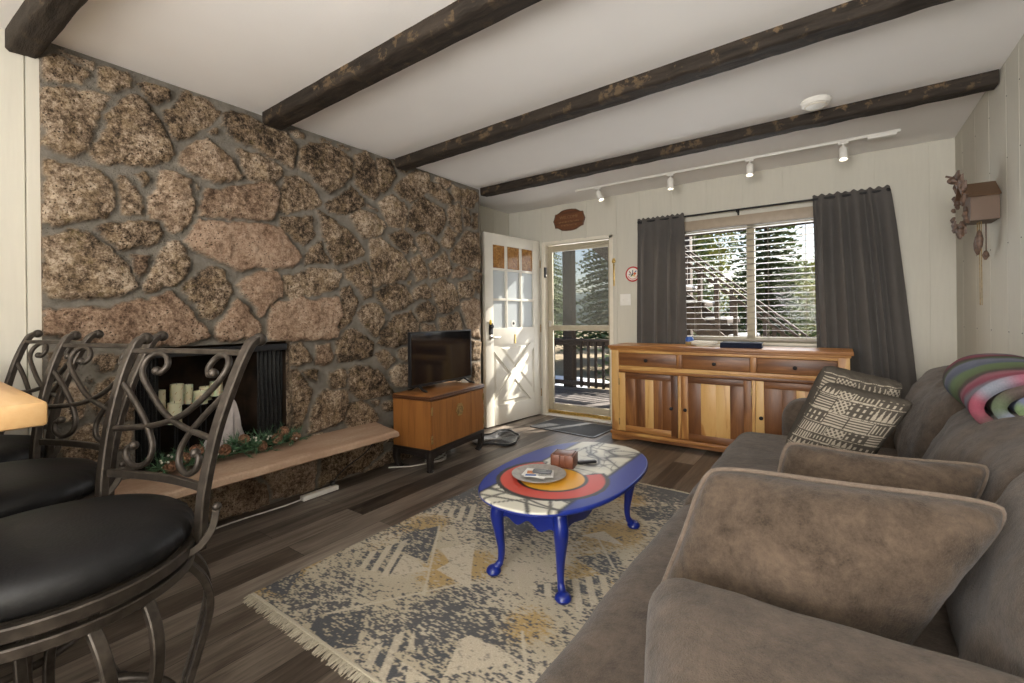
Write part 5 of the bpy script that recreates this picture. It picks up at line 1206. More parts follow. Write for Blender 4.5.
# ================================================================== SOFA
def nnoise(p, seed, a=1.0): return (nz(p, 5, seed) * .6 + nz(p, 11, seed + 4) * .3 + nz(p, 26, seed + 7) * .12) * a
def cushion(mb, corners, r=.05, bulge=(.02, .02, .03), noise_amp=.006, seed=0, n=26, crease=()):
    """rounded soft block; corners: 8 points, order x-,x+ fastest, then y, then z"""
    C8 = [Vector(c) for c in corners]
    def tri(u, v, w):
        c00 = C8[0].lerp(C8[1], u); c10 = C8[2].lerp(C8[3], u); c01 = C8[4].lerp(C8[5], u); c11 = C8[6].lerp(C8[7], u)
        return c00.lerp(c10, v).lerp(c01.lerp(c11, v), w)
    ex = ((C8[1] - C8[0]).length + (C8[7] - C8[6]).length) / 2; ey = ((C8[2] - C8[0]).length + (C8[7] - C8[5]).length) / 2; ez = ((C8[4] - C8[0]).length + (C8[7] - C8[3]).length) / 2
    E = (ex, ey, ez); vid = {}; vs = []; fs = []
    def vert(i, j, k):
        key = (i, j, k)
        if key in vid: return vid[key]
        p = [2 * i / n - 1, 2 * j / n - 1, 2 * k / n - 1]
        p = [math.copysign(abs(a) ** .85, a) for a in p]
        q = [p[a] * E[a] / 2 for a in range(3)]; inner = [max(E[a] / 2 - r, .001) for a in range(3)]
        c = [max(-inner[a], min(inner[a], q[a])) for a in range(3)]; d = Vector([q[a] - c[a] for a in range(3)])
        if d.length > 1e-9:
            m = max(abs(x) for x in d); d = d.normalized() * m
        q = [c[a] + d[a] for a in range(3)]
        for a in range(3):
            b1, b2 = (a + 1) % 3, (a + 2) % 3
            q[a] += math.copysign(1, q[a]) * bulge[a] * (abs(q[a]) / (E[a] / 2)) * (1 - (q[b1] / (E[b1] / 2)) ** 2) * (1 - (q[b2] / (E[b2] / 2)) ** 2)
        P = tri(q[0] / E[0] + .5, q[1] / E[1] + .5, q[2] / E[2] + .5)
        nn = Vector([q[a] for a in range(3)]).normalized()
        P = P + nn * nnoise(P, seed, noise_amp * 2)
        vid[key] = len(vs); vs.append(tuple(P)); return vid[key]
    for a in range(3):
        for side in (0, n):
            for i in range(n):
                for j in range(n):
                    def K(p, q):
                        t = [0, 0, 0]; t[a] = side; t[(a + 1) % 3] = p; t[(a + 2) % 3] = q; return vert(*t)
                    fs.append((K(i, j), K(i + 1, j), K(i + 1, j + 1), K(i, j + 1)))
    return mb.add(vs, fs)
def blk(x0, x1, y0, y1, z0, z1): return [(x, y, z) for z in (z0, z1) for y in (y0, y1) for x in (x0, x1)]
so = thing('sofa', 'overstuffed brownish grey chenille sofa along the right wall', 'sofa', (.1, 1.8, 0))
mb = MB(); cushion(mb, blk(-.46, .66, .50, 3.12, .04, .30), .04, (0, 0, 0), .003, 1); part(mb, 'base', M['sofa'], so)
for y in (.62, 2.98):
    for x in (-.38, .58):
        mb = MB(); mb.lathe([(.022, 0), (.028, .06)], 12, (x, y, 0)); part(mb, 'foot', M['blackwood'], so)
mb = MB(); cushion(mb, blk(-.50, .42, .46, 1.78, .25, .475), .085, (.012, .0, .022), .006, 2, 40); part(mb, 'seat_cushion', M['sofa'], so)
mb = MB(); cushion(mb, blk(-.50, .42, 1.77, 3.02, .25, .475), .085, (.012, .0, .022), .006, 3, 40); part(mb, 'seat_cushion', M['sofa'], so)
mb = MB(); cushion(mb, blk(.42, .68, .46, 3.15, .25, .80), .10, (0, 0, .01), .006, 4, 34); part(mb, 'back_frame', M['sofa'], so)
# near arm: big and soft, slumping toward the back
mb = MB(); c8 = [(-.10, .28, .28), (.56, .28, .28), (-.325, .925, .28), (.56, .925, .28), (-.10, .28, .665), (.56, .28, .665), (-.325, .925, .665), (.56, .925, .665)]; cushion(mb, c8, .075, (.01, .01, .025), .007, 5, 44); part(mb, 'arm', M['sofa'], so)
mb = MB(); cushion(mb, blk(-.26, .50, 2.95, 3.20, .28, .66), .09, (.01, .01, .02), .006, 6); part(mb, 'arm', M['sofa'], so)
# back cushions (front top edge leans back)
def backc(y0, y1, zt, seed, xf=.20, xt=.40, th=.26, zb=.45, sag=0):
    mb = MB(); c = [(xf, y0, zb), (xf + .26, y0, zb), (xf, y1, zb), (xf + .26, y1, zb), (xt, y0, zt - sag), (xt + th, y0, zt - .02 - sag), (xt, y1, zt), (xt + th, y1, zt - .02)]
    cushion(mb, c, .10, (.045, .01, .02), .020, seed, 48); part(mb, 'back_cushion', M['sofa'], so)
backc(.55, 1.50, .87, 11, .17, .33, .30)
backc(1.47, 2.36, .845, 12, .19, .36, .28)
backc(2.34, 3.10, .90, 13, .20, .36, .26)

# loose pillows: front and back shells with a corded seam
def pillow(name, corners, T, label, cat='pillow', mat=None, group=None, seed=0, pipe=True, colfun=None, n=44, pinch=.10, earing=.06, sag=0.0):
    A, B, Cc, D = [Vector(c) for c in corners]      # bottom-left, bottom-right, top-right, top-left seen from the front
    nrm = (B - A).cross(D - A).normalized()
    ctr = (A + B + Cc + D) / 4
    def edge(u, v):
        # cushion outline: rounded corners, edge middles pull in
        uu = u * 2 - 1; vv = v * 2 - 1
        k = .11 * (abs(uu) * abs(vv)) ** 4
        su = uu * (1 - pinch * (1 - vv * vv) * abs(uu) ** 2 - k); sv = vv * (1 - pinch * (1 - uu * uu) * abs(vv) ** 2 - k)
        return (su + 1) / 2, (sv + 1) / 2
    def base(u, v):
        a, b = edge(u, v); p = A.lerp(B, a).lerp(D.lerp(Cc, a), b)
        return p + Vector((0, 0, -sag * (1 - (2 * u - 1) ** 2) * v))
    def thick(u, v):
        a = 1 - (2 * u - 1) ** 2; b = 1 - (2 * v - 1) ** 2
        return T / 2 * (max(a, 0) ** .36) * (max(b, 0) ** .36)
    root = thing(name, label, cat, tuple(ctr - Vector((0, 0, (ctr.z - min(c[2] for c in corners))))), 0, group)
    mb = MB()
    for sg in (1, -1):
        P = []; C = []
        for j in range(n + 1):
            for i in range(n + 1):
                u, v = .5 - .5 * math.cos(PI * i / n), .5 - .5 * math.cos(PI * j / n)
                u = .6 * u + .4 * i / n; v = .6 * v + .4 * j / n
                t = thick(u, v); p = base(u, v); ed = min(u, 1 - u, v, 1 - v)
                w = nnoise(p, seed, .034) * min(1, ed * 6) + .006 * math.sin(38 * (u + v) + seed) * max(0, 1 - ed * 8) * min(1, ed * 30)
                P.append(tuple(p + nrm * sg * (t + w * (1 if t > .002 else 0)))); C.append(colfun(u, v) if colfun else (1, 1, 1))
        mb.grid(P, n + 1, n + 1, col=C)
    part(mb, 'cover', mat or M['pillow'], root, fix=True)
    if pipe:
        rim = []
        m = 30
        for k in range(m): rim.append(base(k / m, 0))
        for k in range(m): rim.append(base(1, k / m))
        for k in range(m): rim.append(base(1 - k / m, 1))
        for k in range(m): rim.append(base(0, 1 - k / m))
        rim = [p + (p - ctr).normalized() * .003 + nrm * .004 * nz(p, 12, seed) for p in rim]
        mb = MB(); mb.sweep(rim, .0065, n=8, closed=True); part(mb, 'piping', M['piping'], root)
    return root
pillow('throw_pillow', [(-.365, 1.04, .465), (.07, 1.09, .48), (.275, 1.20, .812), (-.262, 1.14, .806)], .27, 'large plain brown corded pillow nearest the camera, leaning on the sofa arm', group='plain brown pillows', seed=1, pinch=.07)
pillow('throw_pillow', [(-.195, 1.42, .49), (.19, 1.45, .50), (.32, 1.60, .785), (-.138, 1.55, .79)], .21, 'smaller plain brown corded pillow behind the large one on the sofa', group='plain brown pillows', seed=5, pinch=.09, sag=.01)
def mud(seed, N=9):
    dk = (.072, .062, .050); lt = (.36, .315, .25); rr = random.Random(seed); rowsd = []
    v = .03
    while v < .96:
        h = rr.uniform(.10, .19); u = .03; cells = []
        while u < .95:
            w = rr.uniform(.14, .34); cells.append((u, min(.95, u + w), rr.randrange(7))); u += w
        rowsd.append((v, min(.96, v + h), cells)); v += h
    def f(u, v):
        if u < .02 or u > .98 or v < .02 or v > .98: return dk
        for a, b, cells in rowsd:
            if a <= v < b:
                if v - a < .010: return lt if (u * 60) % 1 < .85 else dk
                for c, d, k in cells:
                    if c <= u < d:
                        if u - c < .012: return dk
                        x = (u - c); y = (v - a - .012); H = b - a - .012
                        if y > H - .012: return dk
                        if k == 0: return lt if (x * 30) % 1 < .5 else dk
                        if k == 1: return lt if (y * 32) % 1 < .45 else dk
                        if k == 2: return lt if ((x * 22) % 1 < .5) != ((y * 22) % 1 < .5) else dk
                        if k == 3: return lt if abs(((x * 17) % 1) - .5) * 2 < 1 - y / H and y / H > .1 else dk
                        if k == 4:
                            e = min(x - .012, d - u - .006, y, H - y); return lt if e < .009 or e > .024 and ((x * 26) % 1 < .4) else dk
                        if k == 5: return lt if (abs(((x * 15) % 1) - .5) < .18 and abs(((y * 15) % 1) - .5) < .3) else dk
                        return lt if abs((((x + y) * 18) % 1) - .5) < .2 or abs((((x - y) * 18) % 1) - .5) < .15 else dk
        return dk
    return f
pillow('throw_pillow', [(-.225, 2.40, .54), (.10, 2.46, .52), (.225, 2.36, .885), (-.055, 2.30, .955)], .15, 'dark mudcloth patterned pillow half hidden behind the other patterned one', mat=M['tint_fabric'], group='patterned pillows', seed=8, pipe=False, colfun=mud(3), n=150, pinch=.08)
pillow('throw_pillow', [(-.205, 2.17, .60), (.075, 2.12, .56), (.235, 2.14, .845), (-.045, 2.14, .905)], .16, 'dark mudcloth patterned pillow in front, its whole printed face in view', mat=M['tint_fabric'], group='patterned pillows', seed=9, pipe=False, colfun=mud(8), n=170, pinch=.08)

# folded striped blanket over the sofa back
def blanket():
    pal = [(0, (.42, .10, .15)), (.10, (.52, .22, .27)), (.16, (.14, .11, .10)), (.24, (.20, .26, .13)), (.36, (.24, .33, .17)), (.42, (.20, .22, .32)), (.52, (.30, .32, .42)), (.60, (.16, .20, .12)), (.70, (.13, .10, .09)), (.78, (.38, .10, .14)), (.88, (.30, .32, .38)), (1, (.42, .10, .15))]
    def colr(t):
        t = t % 1
        for (a, ca), (b, cb) in zip(pal[:-1], pal[1:]):
            if t <= b: k = (t - a) / (b - a); k = k * k * (3 - 2 * k); return tuple((p * (1 - k) + q * k) * .60 for p, q in zip(ca, cb))
        return tuple(q * .50 for q in pal[-1][1])
    mb = MB(); P = []; C = []
    # loose roll: spiral section (in the plane across the roll) swept along the sofa back
    nu, nv = 260, 50
    for j in range(nv):
        v = j / (nv - 1)
        cx = .49 + .02 * v; cy = 1.93 + .85 * v; cz = .880 + .015 * v
        cap = math.sqrt(max(.02, 1 - max(0, (v - .62) / .39) ** 2))
        for i in range(nu):
            u = i / (nu - 1)
            a = -.5 - u * 2 * PI * 2.9
            r = .150 - .122 * u
            r2_ = r * cap * (1 + .07 * nz((math.cos(a), math.sin(a), v * 3), 1.2, 3))
            x = cx + r2_ * 1.12 * math.cos(a); z = cz + r2_ * .70 * math.sin(a)
            s_ = 0
            P.append((x, cy - .30 * max(0, math.cos(a)) * 0 + .012 * nz((u * 3, v * 2, 0), 2, 4), z)); C.append(colr(.50 + u * 2.3 + v * 1.2 + .09 * nz((u * 5, v * 5, 0), 1.5, 1) + .03 * nz((u * 40, v * 14, 0), 1.5, 1)))
    mb.grid(P, nu, nv, col=C)
    return mb
bm_ = blanket()
bo = single(bm_, 'striped_blanket', M['tint_fabric'], 'rolled soft blanket with pink, green and blue grey stripes over the sofa back', 'blanket')
md = bo.modifiers.new('thick', 'SOLIDIFY'); md.thickness = .032; md.offset = 0

# ================================================================== WALL THINGS
ck = thing('cuckoo_clock', 'brown carved cuckoo clock on the right wall', 'clock', (.65, 3.36, 1.64))
# house: front faces -X
X0c, X1c, Ya, Yb, Zb, Zm, Zt = .585, .697, 3.275, 3.455, 1.655, 1.79, 1.862
mb = MB(); mb.box(X0c, X1c, Ya, Yb, Zb, Zm); mb.prism([(Ya, Zm), (Yb, Zm), ((Ya + Yb) / 2, Zt)], X0c, X1c, M=Matrix(((0, 0, 1, 0), (1, 0, 0, 0), (0, 1, 0, 0), (0, 0, 0, 1)))); part(mb, 'case', M['clock_wood'], ck, angle=20)
mb = MB(); ym = (Ya + Yb) / 2
for s in (-1, 1):
    p0 = Vector((0, ym, Zt + .004)); p1 = Vector((0, ym + s * .115, Zm - .012)); d = (p1 - p0); nn = Vector((0, -d.z, d.y)).normalized() * .006 * s
    vs = [(x, q.y, q.z) for x in (X0c - .035, X1c) for q in (p0, p1, p1 + nn, p0 + nn)]; mb.add(vs, [(0, 1, 2, 3), (4, 5, 6, 7), (0, 1, 5, 4), (1, 2, 6, 5), (2, 3, 7, 6), (3, 0, 4, 7)])
part(mb, 'roof', M['clock_wood'], ck)
mb = MB(); mb.lathe([(.032, 0), (.034, .004), (.030, .007), (0, .007)], 24, M=Matrix.Translation((X0c - .001, ym, 1.715)) @ Matrix.Rotation(-PI / 2, 4, 'Y')); part(mb, 'dial', M['carved'], ck)
def leaf(mb, c, ang, l, w):
    d = Vector((0, math.cos(ang), math.sin(ang))); s = Vector((0, -d.z, d.y)); c = Vector(c)
    pts = [c, c + d * l * .35 + s * w, c + d * l * .7 + s * w * .7, c + d * l, c + d * l * .7 - s * w * .7, c + d * l * .35 - s * w]
    vs = [tuple(p) for p in pts] + [tuple(p + Vector((-.010, 0, 0))) for p in pts] + [tuple(c + d * l * .5 + Vector((-.020, 0, 0)))]
    fs = [tuple(range(6))] + [(k, (k + 1) % 6, 6 + (k + 1) % 6, 6 + k) for k in range(6)] + [(6 + k, 6 + (k + 1) % 6, 12) for k in range(6)]; mb.add(vs, fs)
mb = MB(); rr = random.Random(6)
for k in range(30):
    a = 2 * PI * k / 30; ry, rz = .098, .115; c = (X0c - .012 - rr.uniform(0, .02), ym + ry * math.cos(a), 1.735 + rz * math.sin(a))
    leaf(mb, c, a + rr.uniform(-.9, .9), rr.uniform(.045, .075), rr.uniform(.010, .018))
for k in range(8): leaf(mb, (X0c - .02, ym + rr.uniform(-.03, .03), 1.86), PI / 2 + rr.uniform(-1, 1), .07, .014)
for k in range(6): leaf(mb, (X0c - .01, ym + rr.uniform(-.05, .05), 1.645), -PI / 2 + rr.uniform(-.8, .8), .055, .013)
mb.ball((X0c - .045, ym, 1.90), .022, sc=(1.6, 1, 1)); mb.sweep([(X0c - .05, ym, 1.915), (X0c - .085, ym, 1.93)], .006); leaf(mb, (X0c - .035, ym - .01, 1.90), 2.5, .07, .02); leaf(mb, (X0c - .035, ym + .01, 1.90), .6, .07, .02)
part(mb, 'carving', M['carved'], ck, angle=20, label='carved leaves and bird on the front')
for y, z in ((3.345, 1.565), (3.385, 1.545)):
    mb = MB(); mb.sweep([(.63, y, 1.655), (.63, y, z + .04)], .0022, n=6); mb.sweep([(.638, y, 1.655), (.638, y, 1.20)], .0018, n=6); c2 = part(mb, 'chain', M['old_brass'], ck)
    mb = MB(); mb.lathe([(.002, 0), (.010, -.012), (.017, -.05), (.015, -.085), (.006, -.110), (.001, -.115)], 12, (.63, y, z + .045)); part(mb, 'pine_cone_weight', M['carved'], c2)
mb = MB(); mb.sweep([(.668, 3.41, 1.66), (.668, 3.41, 1.50)], .003, n=6); mb.lathe([(.002, 0), (.012, -.02), (.014, -.035), (.004, -.05)], 12, (.668, 3.41, 1.505)); leaf(mb, (.67, 3.41, 1.50), -PI / 2, .05, .014); part(mb, 'pendulum', M['carved'], ck)

ck.location.y += .172; ck.location.z -= .010
sg = thing('wooden_sign', 'oval shield shaped dark wooden sign above the doorway', 'sign', (-2.455, BY - .006, 2.11))
cx, cz = -2.455, 2.232
half = [(-.200, 0), (-.188, .030), (-.178, .062), (-.176, .078), (-.150, .080), (-.125, .092), (-.09, .112), (-.04, .120), (.0, .121)]
top_ = [(float(p.x), float(p.y)) for p in [Vector(q) for q in half]] + [(-x, z) for x, z in half[-2::-1]]
pts = top_ + [(x, -z) for x, z in top_[-2:0:-1]]
Mx = Matrix.Translation((cx, BY - .008, cz)) @ Matrix.Rotation(PI / 2, 4, 'X')
mb = MB(); mb.cur = (.5, .5, 0); mb.prism(pts, 0, .016, M=Mx); part(mb, 'board', M['sign_wood'], sg, angle=25)
mb = MB(); mb.sweep([tuple(Mx @ Vector((x * .97, z * .95, .016))) for x, z in pts], .005, n=6, closed=True); part(mb, 'rim', M['rosewood'], sg)
def text(body, size, loc, rot, mat, parent, name='lettering', ext=.001, align='CENTER'):
    cu = bpy.data.curves.new(name, 'FONT'); cu.body = body; cu.size = size; cu.extrude = ext; cu.align_x = align; cu.align_y = 'CENTER'
    to = bpy.data.objects.new('tmp', cu); COL.objects.link(to)
    dg = bpy.context.evaluated_depsgraph_get(); me = bpy.data.meshes.new_from_object(to.evaluated_get(dg)); bpy.data.objects.remove(to)
    mb = MB(); Mx = Matrix.Translation(loc) @ rot; mb.add([tuple(Mx @ v.co) for v in me.vertices], [tuple(p.vertices) for p in me.polygons])
    return part(mb, name, mat, parent, smooth=False, fix=False)
RB = Matrix.Rotation(PI / 2, 4, 'X')
gold = plain('faded_lettering', (.24, .13, .055), .6)
text('WELCOME', .048, (cx, BY - .0255, 2.262), RB, gold, sg)
mb = MB(); rr = random.Random(31)       # two further lines too worn to read
for z, n_ in ((2.212, 13), (2.172, 10)):
    for k in range(n_):
        x = cx + (k - n_ / 2 + .5) * .020; mb.box(x - .006, x - .003, BY - .0255, BY - .024, z - .010, z + .010); mb.box(x - .004, x + .005, BY - .0255, BY - .024, z + rr.uniform(-.010, .006), z + rr.uniform(.006, .012))
part(mb, 'worn_carving', gold, sg)
rs_ = thing('round_plaque', 'small round white plaque with a red rim between doorway and left curtain', 'plaque', (-1.722, BY - .006, 1.53))
cxp, czp = -1.722, 1.577; Mx = Matrix.Translation((cxp, BY - .007, czp)) @ Matrix.Rotation(PI / 2, 4, 'X')
mb = MB(); mb.cur = (.80, .78, .72); mb.lathe([(.072, 0), (.072, .008), (0, .008)], 36, M=Mx); part(mb, 'disc', M['tint_flat'], rs_)
mb = MB(); mb.cur = (.50, .03, .03); mb.sweep([tuple(Mx @ Vector((.071 * math.cos(a), .071 * math.sin(a), .005))) for a in [2 * PI * k / 40 for k in range(40)]], .008, n=8, closed=True); part(mb, 'rim', M['tint_flat'], rs_)
mb = MB()
for (x, z, w, h, c, a) in ((0, .022, .008, .04, (.03, .05, .12), 0), (.022, .004, .024, .024, (.60, .12, .03), .6), (-.028, 0, .03, .012, (.25, .27, .28), .5), (-.012, -.012, .012, .03, (.04, .12, .08), -.7), (.012, -.018, .03, .010, (.65, .40, .05), -.3), (0, 0, .014, .014, (.03, .03, .05), .78), (.03, .025, .022, .010, (.04, .12, .3), .9), (-.03, .022, .022, .01, (.3, .05, .05), -.9)):
    mb.cur = c; mb.box(-w / 2, w / 2, -h / 2, h / 2, .008, .0095, M=Mx @ Matrix.Translation((x, z, 0)) @ Matrix.Rotation(a, 4, 'Z'))
mb.cur = (.5, .03, .03)
for k in range(9):
    a = PI + .5 + k * .27; mb.box(-.005, .005, -.004, .004, .008, .0095, M=Mx @ Matrix.Translation((.052 * math.cos(a), .052 * math.sin(a), 0)) @ Matrix.Rotation(a + PI / 2, 4, 'Z'))
part(mb, 'painted_motif', M['tint_flat'], rs_)
sw = thing('light_switch', 'white double light switch plate below the round plaque', 'light switch', (-1.805, BY - .006, 1.25))
mb = MB(); mb.box(-1.862, -1.748, BY - .012, BY - .0062, 1.255, 1.375, .002); part(mb, 'plate', M['white_plastic'], sw)
for x in (-1.828, -1.782):
    mb = MB(); mb.box(x - .005, x + .005, BY - .022, BY - .012, 1.305, 1.325, .002); part(mb, 'toggle', M['white_metal'], sw)
gt = thing('wall_ornament', 'narrow gold ornamental hanger on the wall right of the doorway', 'ornament', (-1.93, BY - .006, 1.47))
mb = MB(); mb.box(-1.938, -1.922, BY - .014, BY - .0062, 1.475, 1.70, .003); mb.lathe([(.020, 0), (.022, .004), (.012, .012), (0, .013)], 16, M=Matrix.Translation((-1.93, BY - .007, 1.725)) @ Matrix.Rotation(PI / 2, 4, 'X')); mb.ball((-1.93, BY - .012, 1.470), .008); mb.box(-1.945, -1.915, BY - .012, BY - .0062, 1.745, 1.757, .002); part(mb, 'bar', M['brass'], gt)

# track lights
tk = thing('track_light_rail', 'slim white ceiling track rail near the window wall', 'track light', (-.9, 4.14, CEIL))
mb = MB(); mb.box(-2.14, .36, 4.12, 4.155, CEIL - .020, CEIL - .001, .002); part(mb, 'rail', M['white_metal'], tk)
mb = MB(); mb.box(.18, .34, 4.105, 4.165, CEIL - .038, CEIL - .018, .004); part(mb, 'power_feed', M['white_metal'], tk)
def spot(x, aim, label):
    r = thing('spot_light', label, 'spotlight', (x, 4.137, CEIL - .020), 0, 'white track spotlights')
    def A(mb, n, m, par=None): return part(mb, n, m, par or r, world=False)
    mb = MB(); mb.box(-.03, .03, -.014, .014, -.014, -.0005, .002); mb.sweep([(0, 0, -.012), (0, 0, -.045)], .006); A(mb, 'mount', M['white_metal'])
    d = Vector(aim).normalized(); q = d.to_track_quat('-Z', 'Y').to_matrix().to_4x4(); Mx = Matrix.Translation((0, 0, -.045)) @ q
    mb = MB(); mb.lathe([(.004, .012), (.022, .008), (.027, 0), (.028, -.085), (.026, -.088), (.023, -.080), (.022, -.06), (.001, -.055)], 22, M=Mx); hd = A(mb, 'head', M['white_metal'])
    mb = MB(); mb.lathe([(.020, -.066), (.020, -.070), (.012, -.074), (.001, -.075)], 18, M=Mx); A(mb, 'bulb', M['bulb'], hd)
    ld = bpy.data.lights.new('bulb_light', 'SPOT'); ld.energy = 9; ld.spot_size = math.radians(95); ld.spot_blend = .8; ld.color = (1, .82, .6); ld.shadow_soft_size = .02
    lo = bpy.data.objects.new('bulb_light', ld); COL.objects.link(lo); lo.parent = r; lo.matrix_local = Mx @ Matrix.Translation((0, 0, -.095))
m = bpy.data.materials.new('lit_bulb'); m.use_nodes = True; m.node_tree.nodes['Principled BSDF'].inputs['Emission Color'].default_value = (1, .88, .7, 1); m.node_tree.nodes['Principled BSDF'].inputs['Emission Strength'].default_value = 6; M['bulb'] = m
spot(-1.90, (.45, -.1, -1), 'leftmost white track spotlight, above the doorway side and tilted right')
spot(-1.205, (.03, -.1, -1), 'second white track spotlight from the doorway side')
spot(-.572, (0, -.25, -1), 'third white track spotlight from the doorway, over the window')
spot(.04, (.0, -.25, -1), 'rightmost white track spotlight, beside the power feed')
sm = thing('smoke_detector', 'round white smoke detector on the ceiling between two beams', 'smoke detector', (-.10, 3.275, CEIL))
mb = MB(); mb.lathe([(.078, -.0005), (.080, -.012), (.070, -.028), (.045, -.036), (.001, -.037)], 32, (-.10, 3.275, CEIL)); part(mb, 'shell', M['white_plastic'], sm)
mb = MB(); mb.lathe([(.058, -.033), (.0575, -.036), (.050, -.0365), (.049, -.034)], 32, (-.10, 3.275, CEIL)); part(mb, 'vent_ring', M['trim'], sm)

# ================================================================== HEARTH DECOR
HZ = .366
def candle(x, y, z, r, h, label, tilt=0.0):
    c = thing('pillar_candle', label, 'candle', (x, y, z), 0, 'cream pillar candles in the firebox')
    mb = MB(); mb.lathe([(r, 0), (r, h), (r * .93, h + .002), (r * .85, h - .006), (.001, h - .008)], 24); part(mb, 'wax', M['wax'], c, world=False)
    mb = MB(); mb.sweep([(0, 0, h - .008), (.001, 0, h + .012)], .0015, n=6); part(mb, 'wick', M['black_plastic'], c, world=False)
    mb = MB()
    for k in range(9):
        a = k * 2.4; zz = h * (.2 + .07 * k); mb.sweep([(r * 1.01 * math.cos(a + t * .12), r * 1.01 * math.sin(a + t * .12), zz + t * .006) for t in range(3)], .0016, n=5)
    part(mb, 'leaf_relief', M['old_brass'], c, world=False)
rack = thing('candle_rack', 'black wire rack holding the candles in the firebox', 'candle rack', (-3.05, 1.05, HZ))
mb = MB()
lev = [(-3.10, .935, .655, .030), (-3.10, 1.02, .668, .034), (-3.03, .985, .575, .034), (-3.13, 1.085, .660, .026), (-3.06, 1.125, .660, .035), (-3.15, 1.185, .665, .033), (-3.10, 1.225, .690, .034)]
for (x, y, z, r) in lev:
    mb.lathe([(r * 1.1, z - .004), (r * 1.1, z - .0005)], 20, (x, y, 0)); mb.sweep([(x, y, z - .003), (x, y, HZ + .001)], .004, n=6)
mb.sweep([(-3.10, .935, HZ + .010), (-3.10, 1.225, HZ + .010)], .005, n=6); mb.sweep([(-3.03, .985, HZ + .010), (-3.13, 1.085, HZ + .010)], .005, n=6)
part(mb, 'wire_frame', M['black_iron'], rack)
lbs = ['cream pillar candle at the left end of the firebox group', 'tall cream pillar candle standing above the lowest one', 'cream pillar candle set lowest in the firebox group', 'slim cream pillar candle just right of the tall one', 'short wide cream candle in the middle right of the group', 'cream candle half hidden behind the short wide one', 'cream pillar candle at the right end, set highest']
hs = [.105, .115, .115, .11, .075, .08, .085]
for (x, y, z, r), h, lb in zip(lev, hs, lbs): candle(x, y, z, r, h, lb)
cl = thing('cloth_bundle', 'pale grey cloth gathered in front of the candles in the firebox', 'cloth', (-2.99, 1.20, HZ))
P = []
for j in range(26):
    for i in range(50):
        u = i / 50 * 2 * PI; v = j / 25; r = .10 * (1 - v) ** .8 + .008; r *= 1 + .22 * math.sin(u * 5 + v * 4) * (1 - v * .5) + .1 * math.sin(u * 9)
        P.append((-2.99 + r * .7 * math.cos(u), 1.20 + .07 * v + r * 1.1 * math.sin(u), HZ + .30 * v))
mb = MB(); mb.grid(P, 50, 26, closed_u=True); part(mb, 'folds', plain('grey_cloth', (.42, .38, .37), .9, var=.1), cl)
gd = thing('pine_garland', 'artificial pine garland with cones and frosted berries along the firebox edge', 'garland', (-2.79, 1.15, HZ))
rr = random.Random(12); mb = MB()
line = [(-2.80 + .02 * math.sin(k * 1.3), .84 + .70 * k / 60, HZ + .035 + .010 * math.sin(k * .7)) for k in range(61)]
mb.sweep(line, .006, n=6)
for k in range(230):
    c = Vector(line[rr.randrange(61)]); d = Vector((rr.uniform(-.7, 1), rr.uniform(-1, 1), rr.uniform(-.1, 1.1))).normalized(); L_ = rr.uniform(.055, .105)
    mb.sweep([c, c + d * L_], .0018, n=4, caps=False)
    for q in range(26):
        p = c + d * L_ * (.15 + .85 * q / 26); s = Vector((rr.uniform(-1, 1), rr.uniform(-1, 1), rr.uniform(-1, 1))).normalized(); e = p + (s * .8 + d * .6) * .032; w = d.cross(s).normalized() * .0019
        if e.z < HZ + .002: e.z = HZ + .002
        mb.add([p - w, p + w, e], [(0, 1, 2)])
part(mb, 'greenery', M['needle'], gd, smooth=False, fix=False)
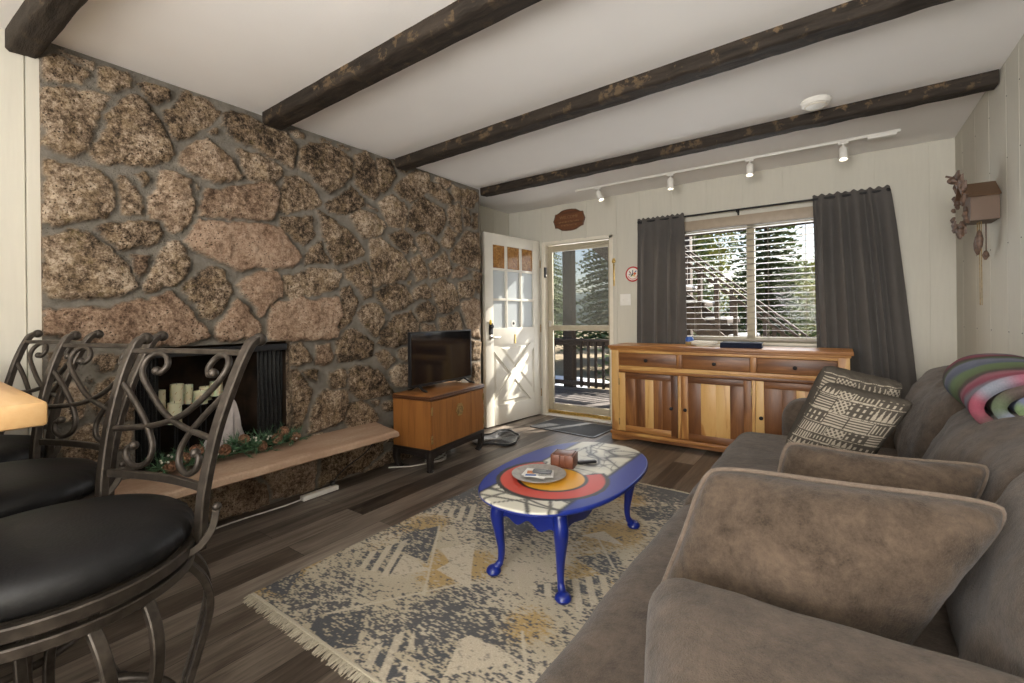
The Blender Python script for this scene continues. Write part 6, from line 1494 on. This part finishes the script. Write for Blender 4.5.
for k, y in enumerate((.88, .93, 1.0, 1.07, 1.13, 1.24, 1.33, 1.42, 1.47, 1.53)):
    mb = MB(); c = Vector((-2.775 + .015 * math.sin(k * 2.1), y, HZ + .045 + .025 * (k % 3))); ax = Vector((.7, rr.uniform(-.8, .8), rr.uniform(-.2, .6))).normalized(); q = ax.to_track_quat('Z', 'Y').to_matrix().to_4x4(); Mx = Matrix.Translation(c) @ q
    Mx = Mx @ Matrix.Scale(1.3, 4); mb.lathe([(.002, -.026), (.014, -.018), (.017, 0), (.011, .016), (.002, .026)], 10, M=Mx)
    for r_ in range(6):
        z = -.020 + r_ * .008; R_ = .024 * math.cos((z + .004) / .030 * 1.3)
        for a in range(7):
            an = a * 2 * PI / 7 + r_ * .45; p = Vector((R_ * math.cos(an), R_ * math.sin(an), z + .008)); w = Vector((-math.sin(an), math.cos(an), 0)) * .007
            b_ = Vector((.010 * math.cos(an), .010 * math.sin(an), z)); v4 = [b_ - w * .6, b_ + w * .6, p + w, p - w, p + Vector((0, 0, .003))]
            mb.add([tuple(Mx @ x) for x in v4], [(0, 1, 2, 3), (3, 2, 4)])
    part(mb, 'pine_cone', M['cone'], gd, smooth=False, fix=False)
for k in range(34):
    mb = MB(); c = Vector(line[rr.randrange(61)]) + Vector((rr.uniform(-.02, .05), 0, rr.uniform(.0, .06))); mb.ball(tuple(c), .0065, n=6); part(mb, 'frosted_berry', M['berry'], gd)

# ================================================================== CABLES, POWER STRIP
ps = thing('power_strip', 'slim cream power strip on the floor against the base of the stone wall', 'power strip', (-2.77, 1.70, 0), math.radians(90))
mb = MB(); mb.box(-.125, .125, -.022, .022, .001, .030, .004); part(mb, 'body', M['white_plastic'], ps, world=False)
for k in range(5):
    mb = MB(); mb.box(-.10 + k * .045, -.07 + k * .045, -.014, .014, .0295, .0315, .002); part(mb, 'socket', M['trim'], ps, world=False)
mb = MB(); mb.sweep(spline([(-2.77, 1.575, .012), (-2.78, 1.45, .005), (-2.80, 1.2, .005), (-2.79, .95, .005), (-2.77, .7, .005), (-2.78, .46, .005)], 8), .0045, n=8); single(mb, 'white_cable', M['cable_white'], 'white cable running left along the floor from the power strip', 'cable')
mb = MB(); mb.sweep(spline([(-2.78, 1.80, .045), (-2.79, 1.84, .075), (-2.80, 1.93, .12), (-2.80, 2.06, .17), (-2.81, 2.18, .24), (-2.82, 2.27, .30)], 8), .004, n=8); mb.box(-2.79, -2.77, 1.785, 1.815, .032, .06, .003); single(mb, 'black_cable', M['cable_black'], 'black cable rising from the power strip toward the tv stand', 'cable')
mb = MB(); pts = []
for k in range(60):
    a = k * .33; pts.append((-2.66 + (.06 + .02 * math.sin(k * .4)) * math.cos(a), 2.62 + (.10 + .03 * math.cos(k * .3)) * math.sin(a), .006 + .0009 * k))
pts = [(-2.82, 2.30, .005), (-2.76, 2.36, .005), (-2.70, 2.42, .005)] + pts
mb.sweep(spline(pts, 3), .0045, n=6); single(mb, 'white_cable', M['cable_white'], 'coiled white cables on the floor under the tv stand', 'cable')
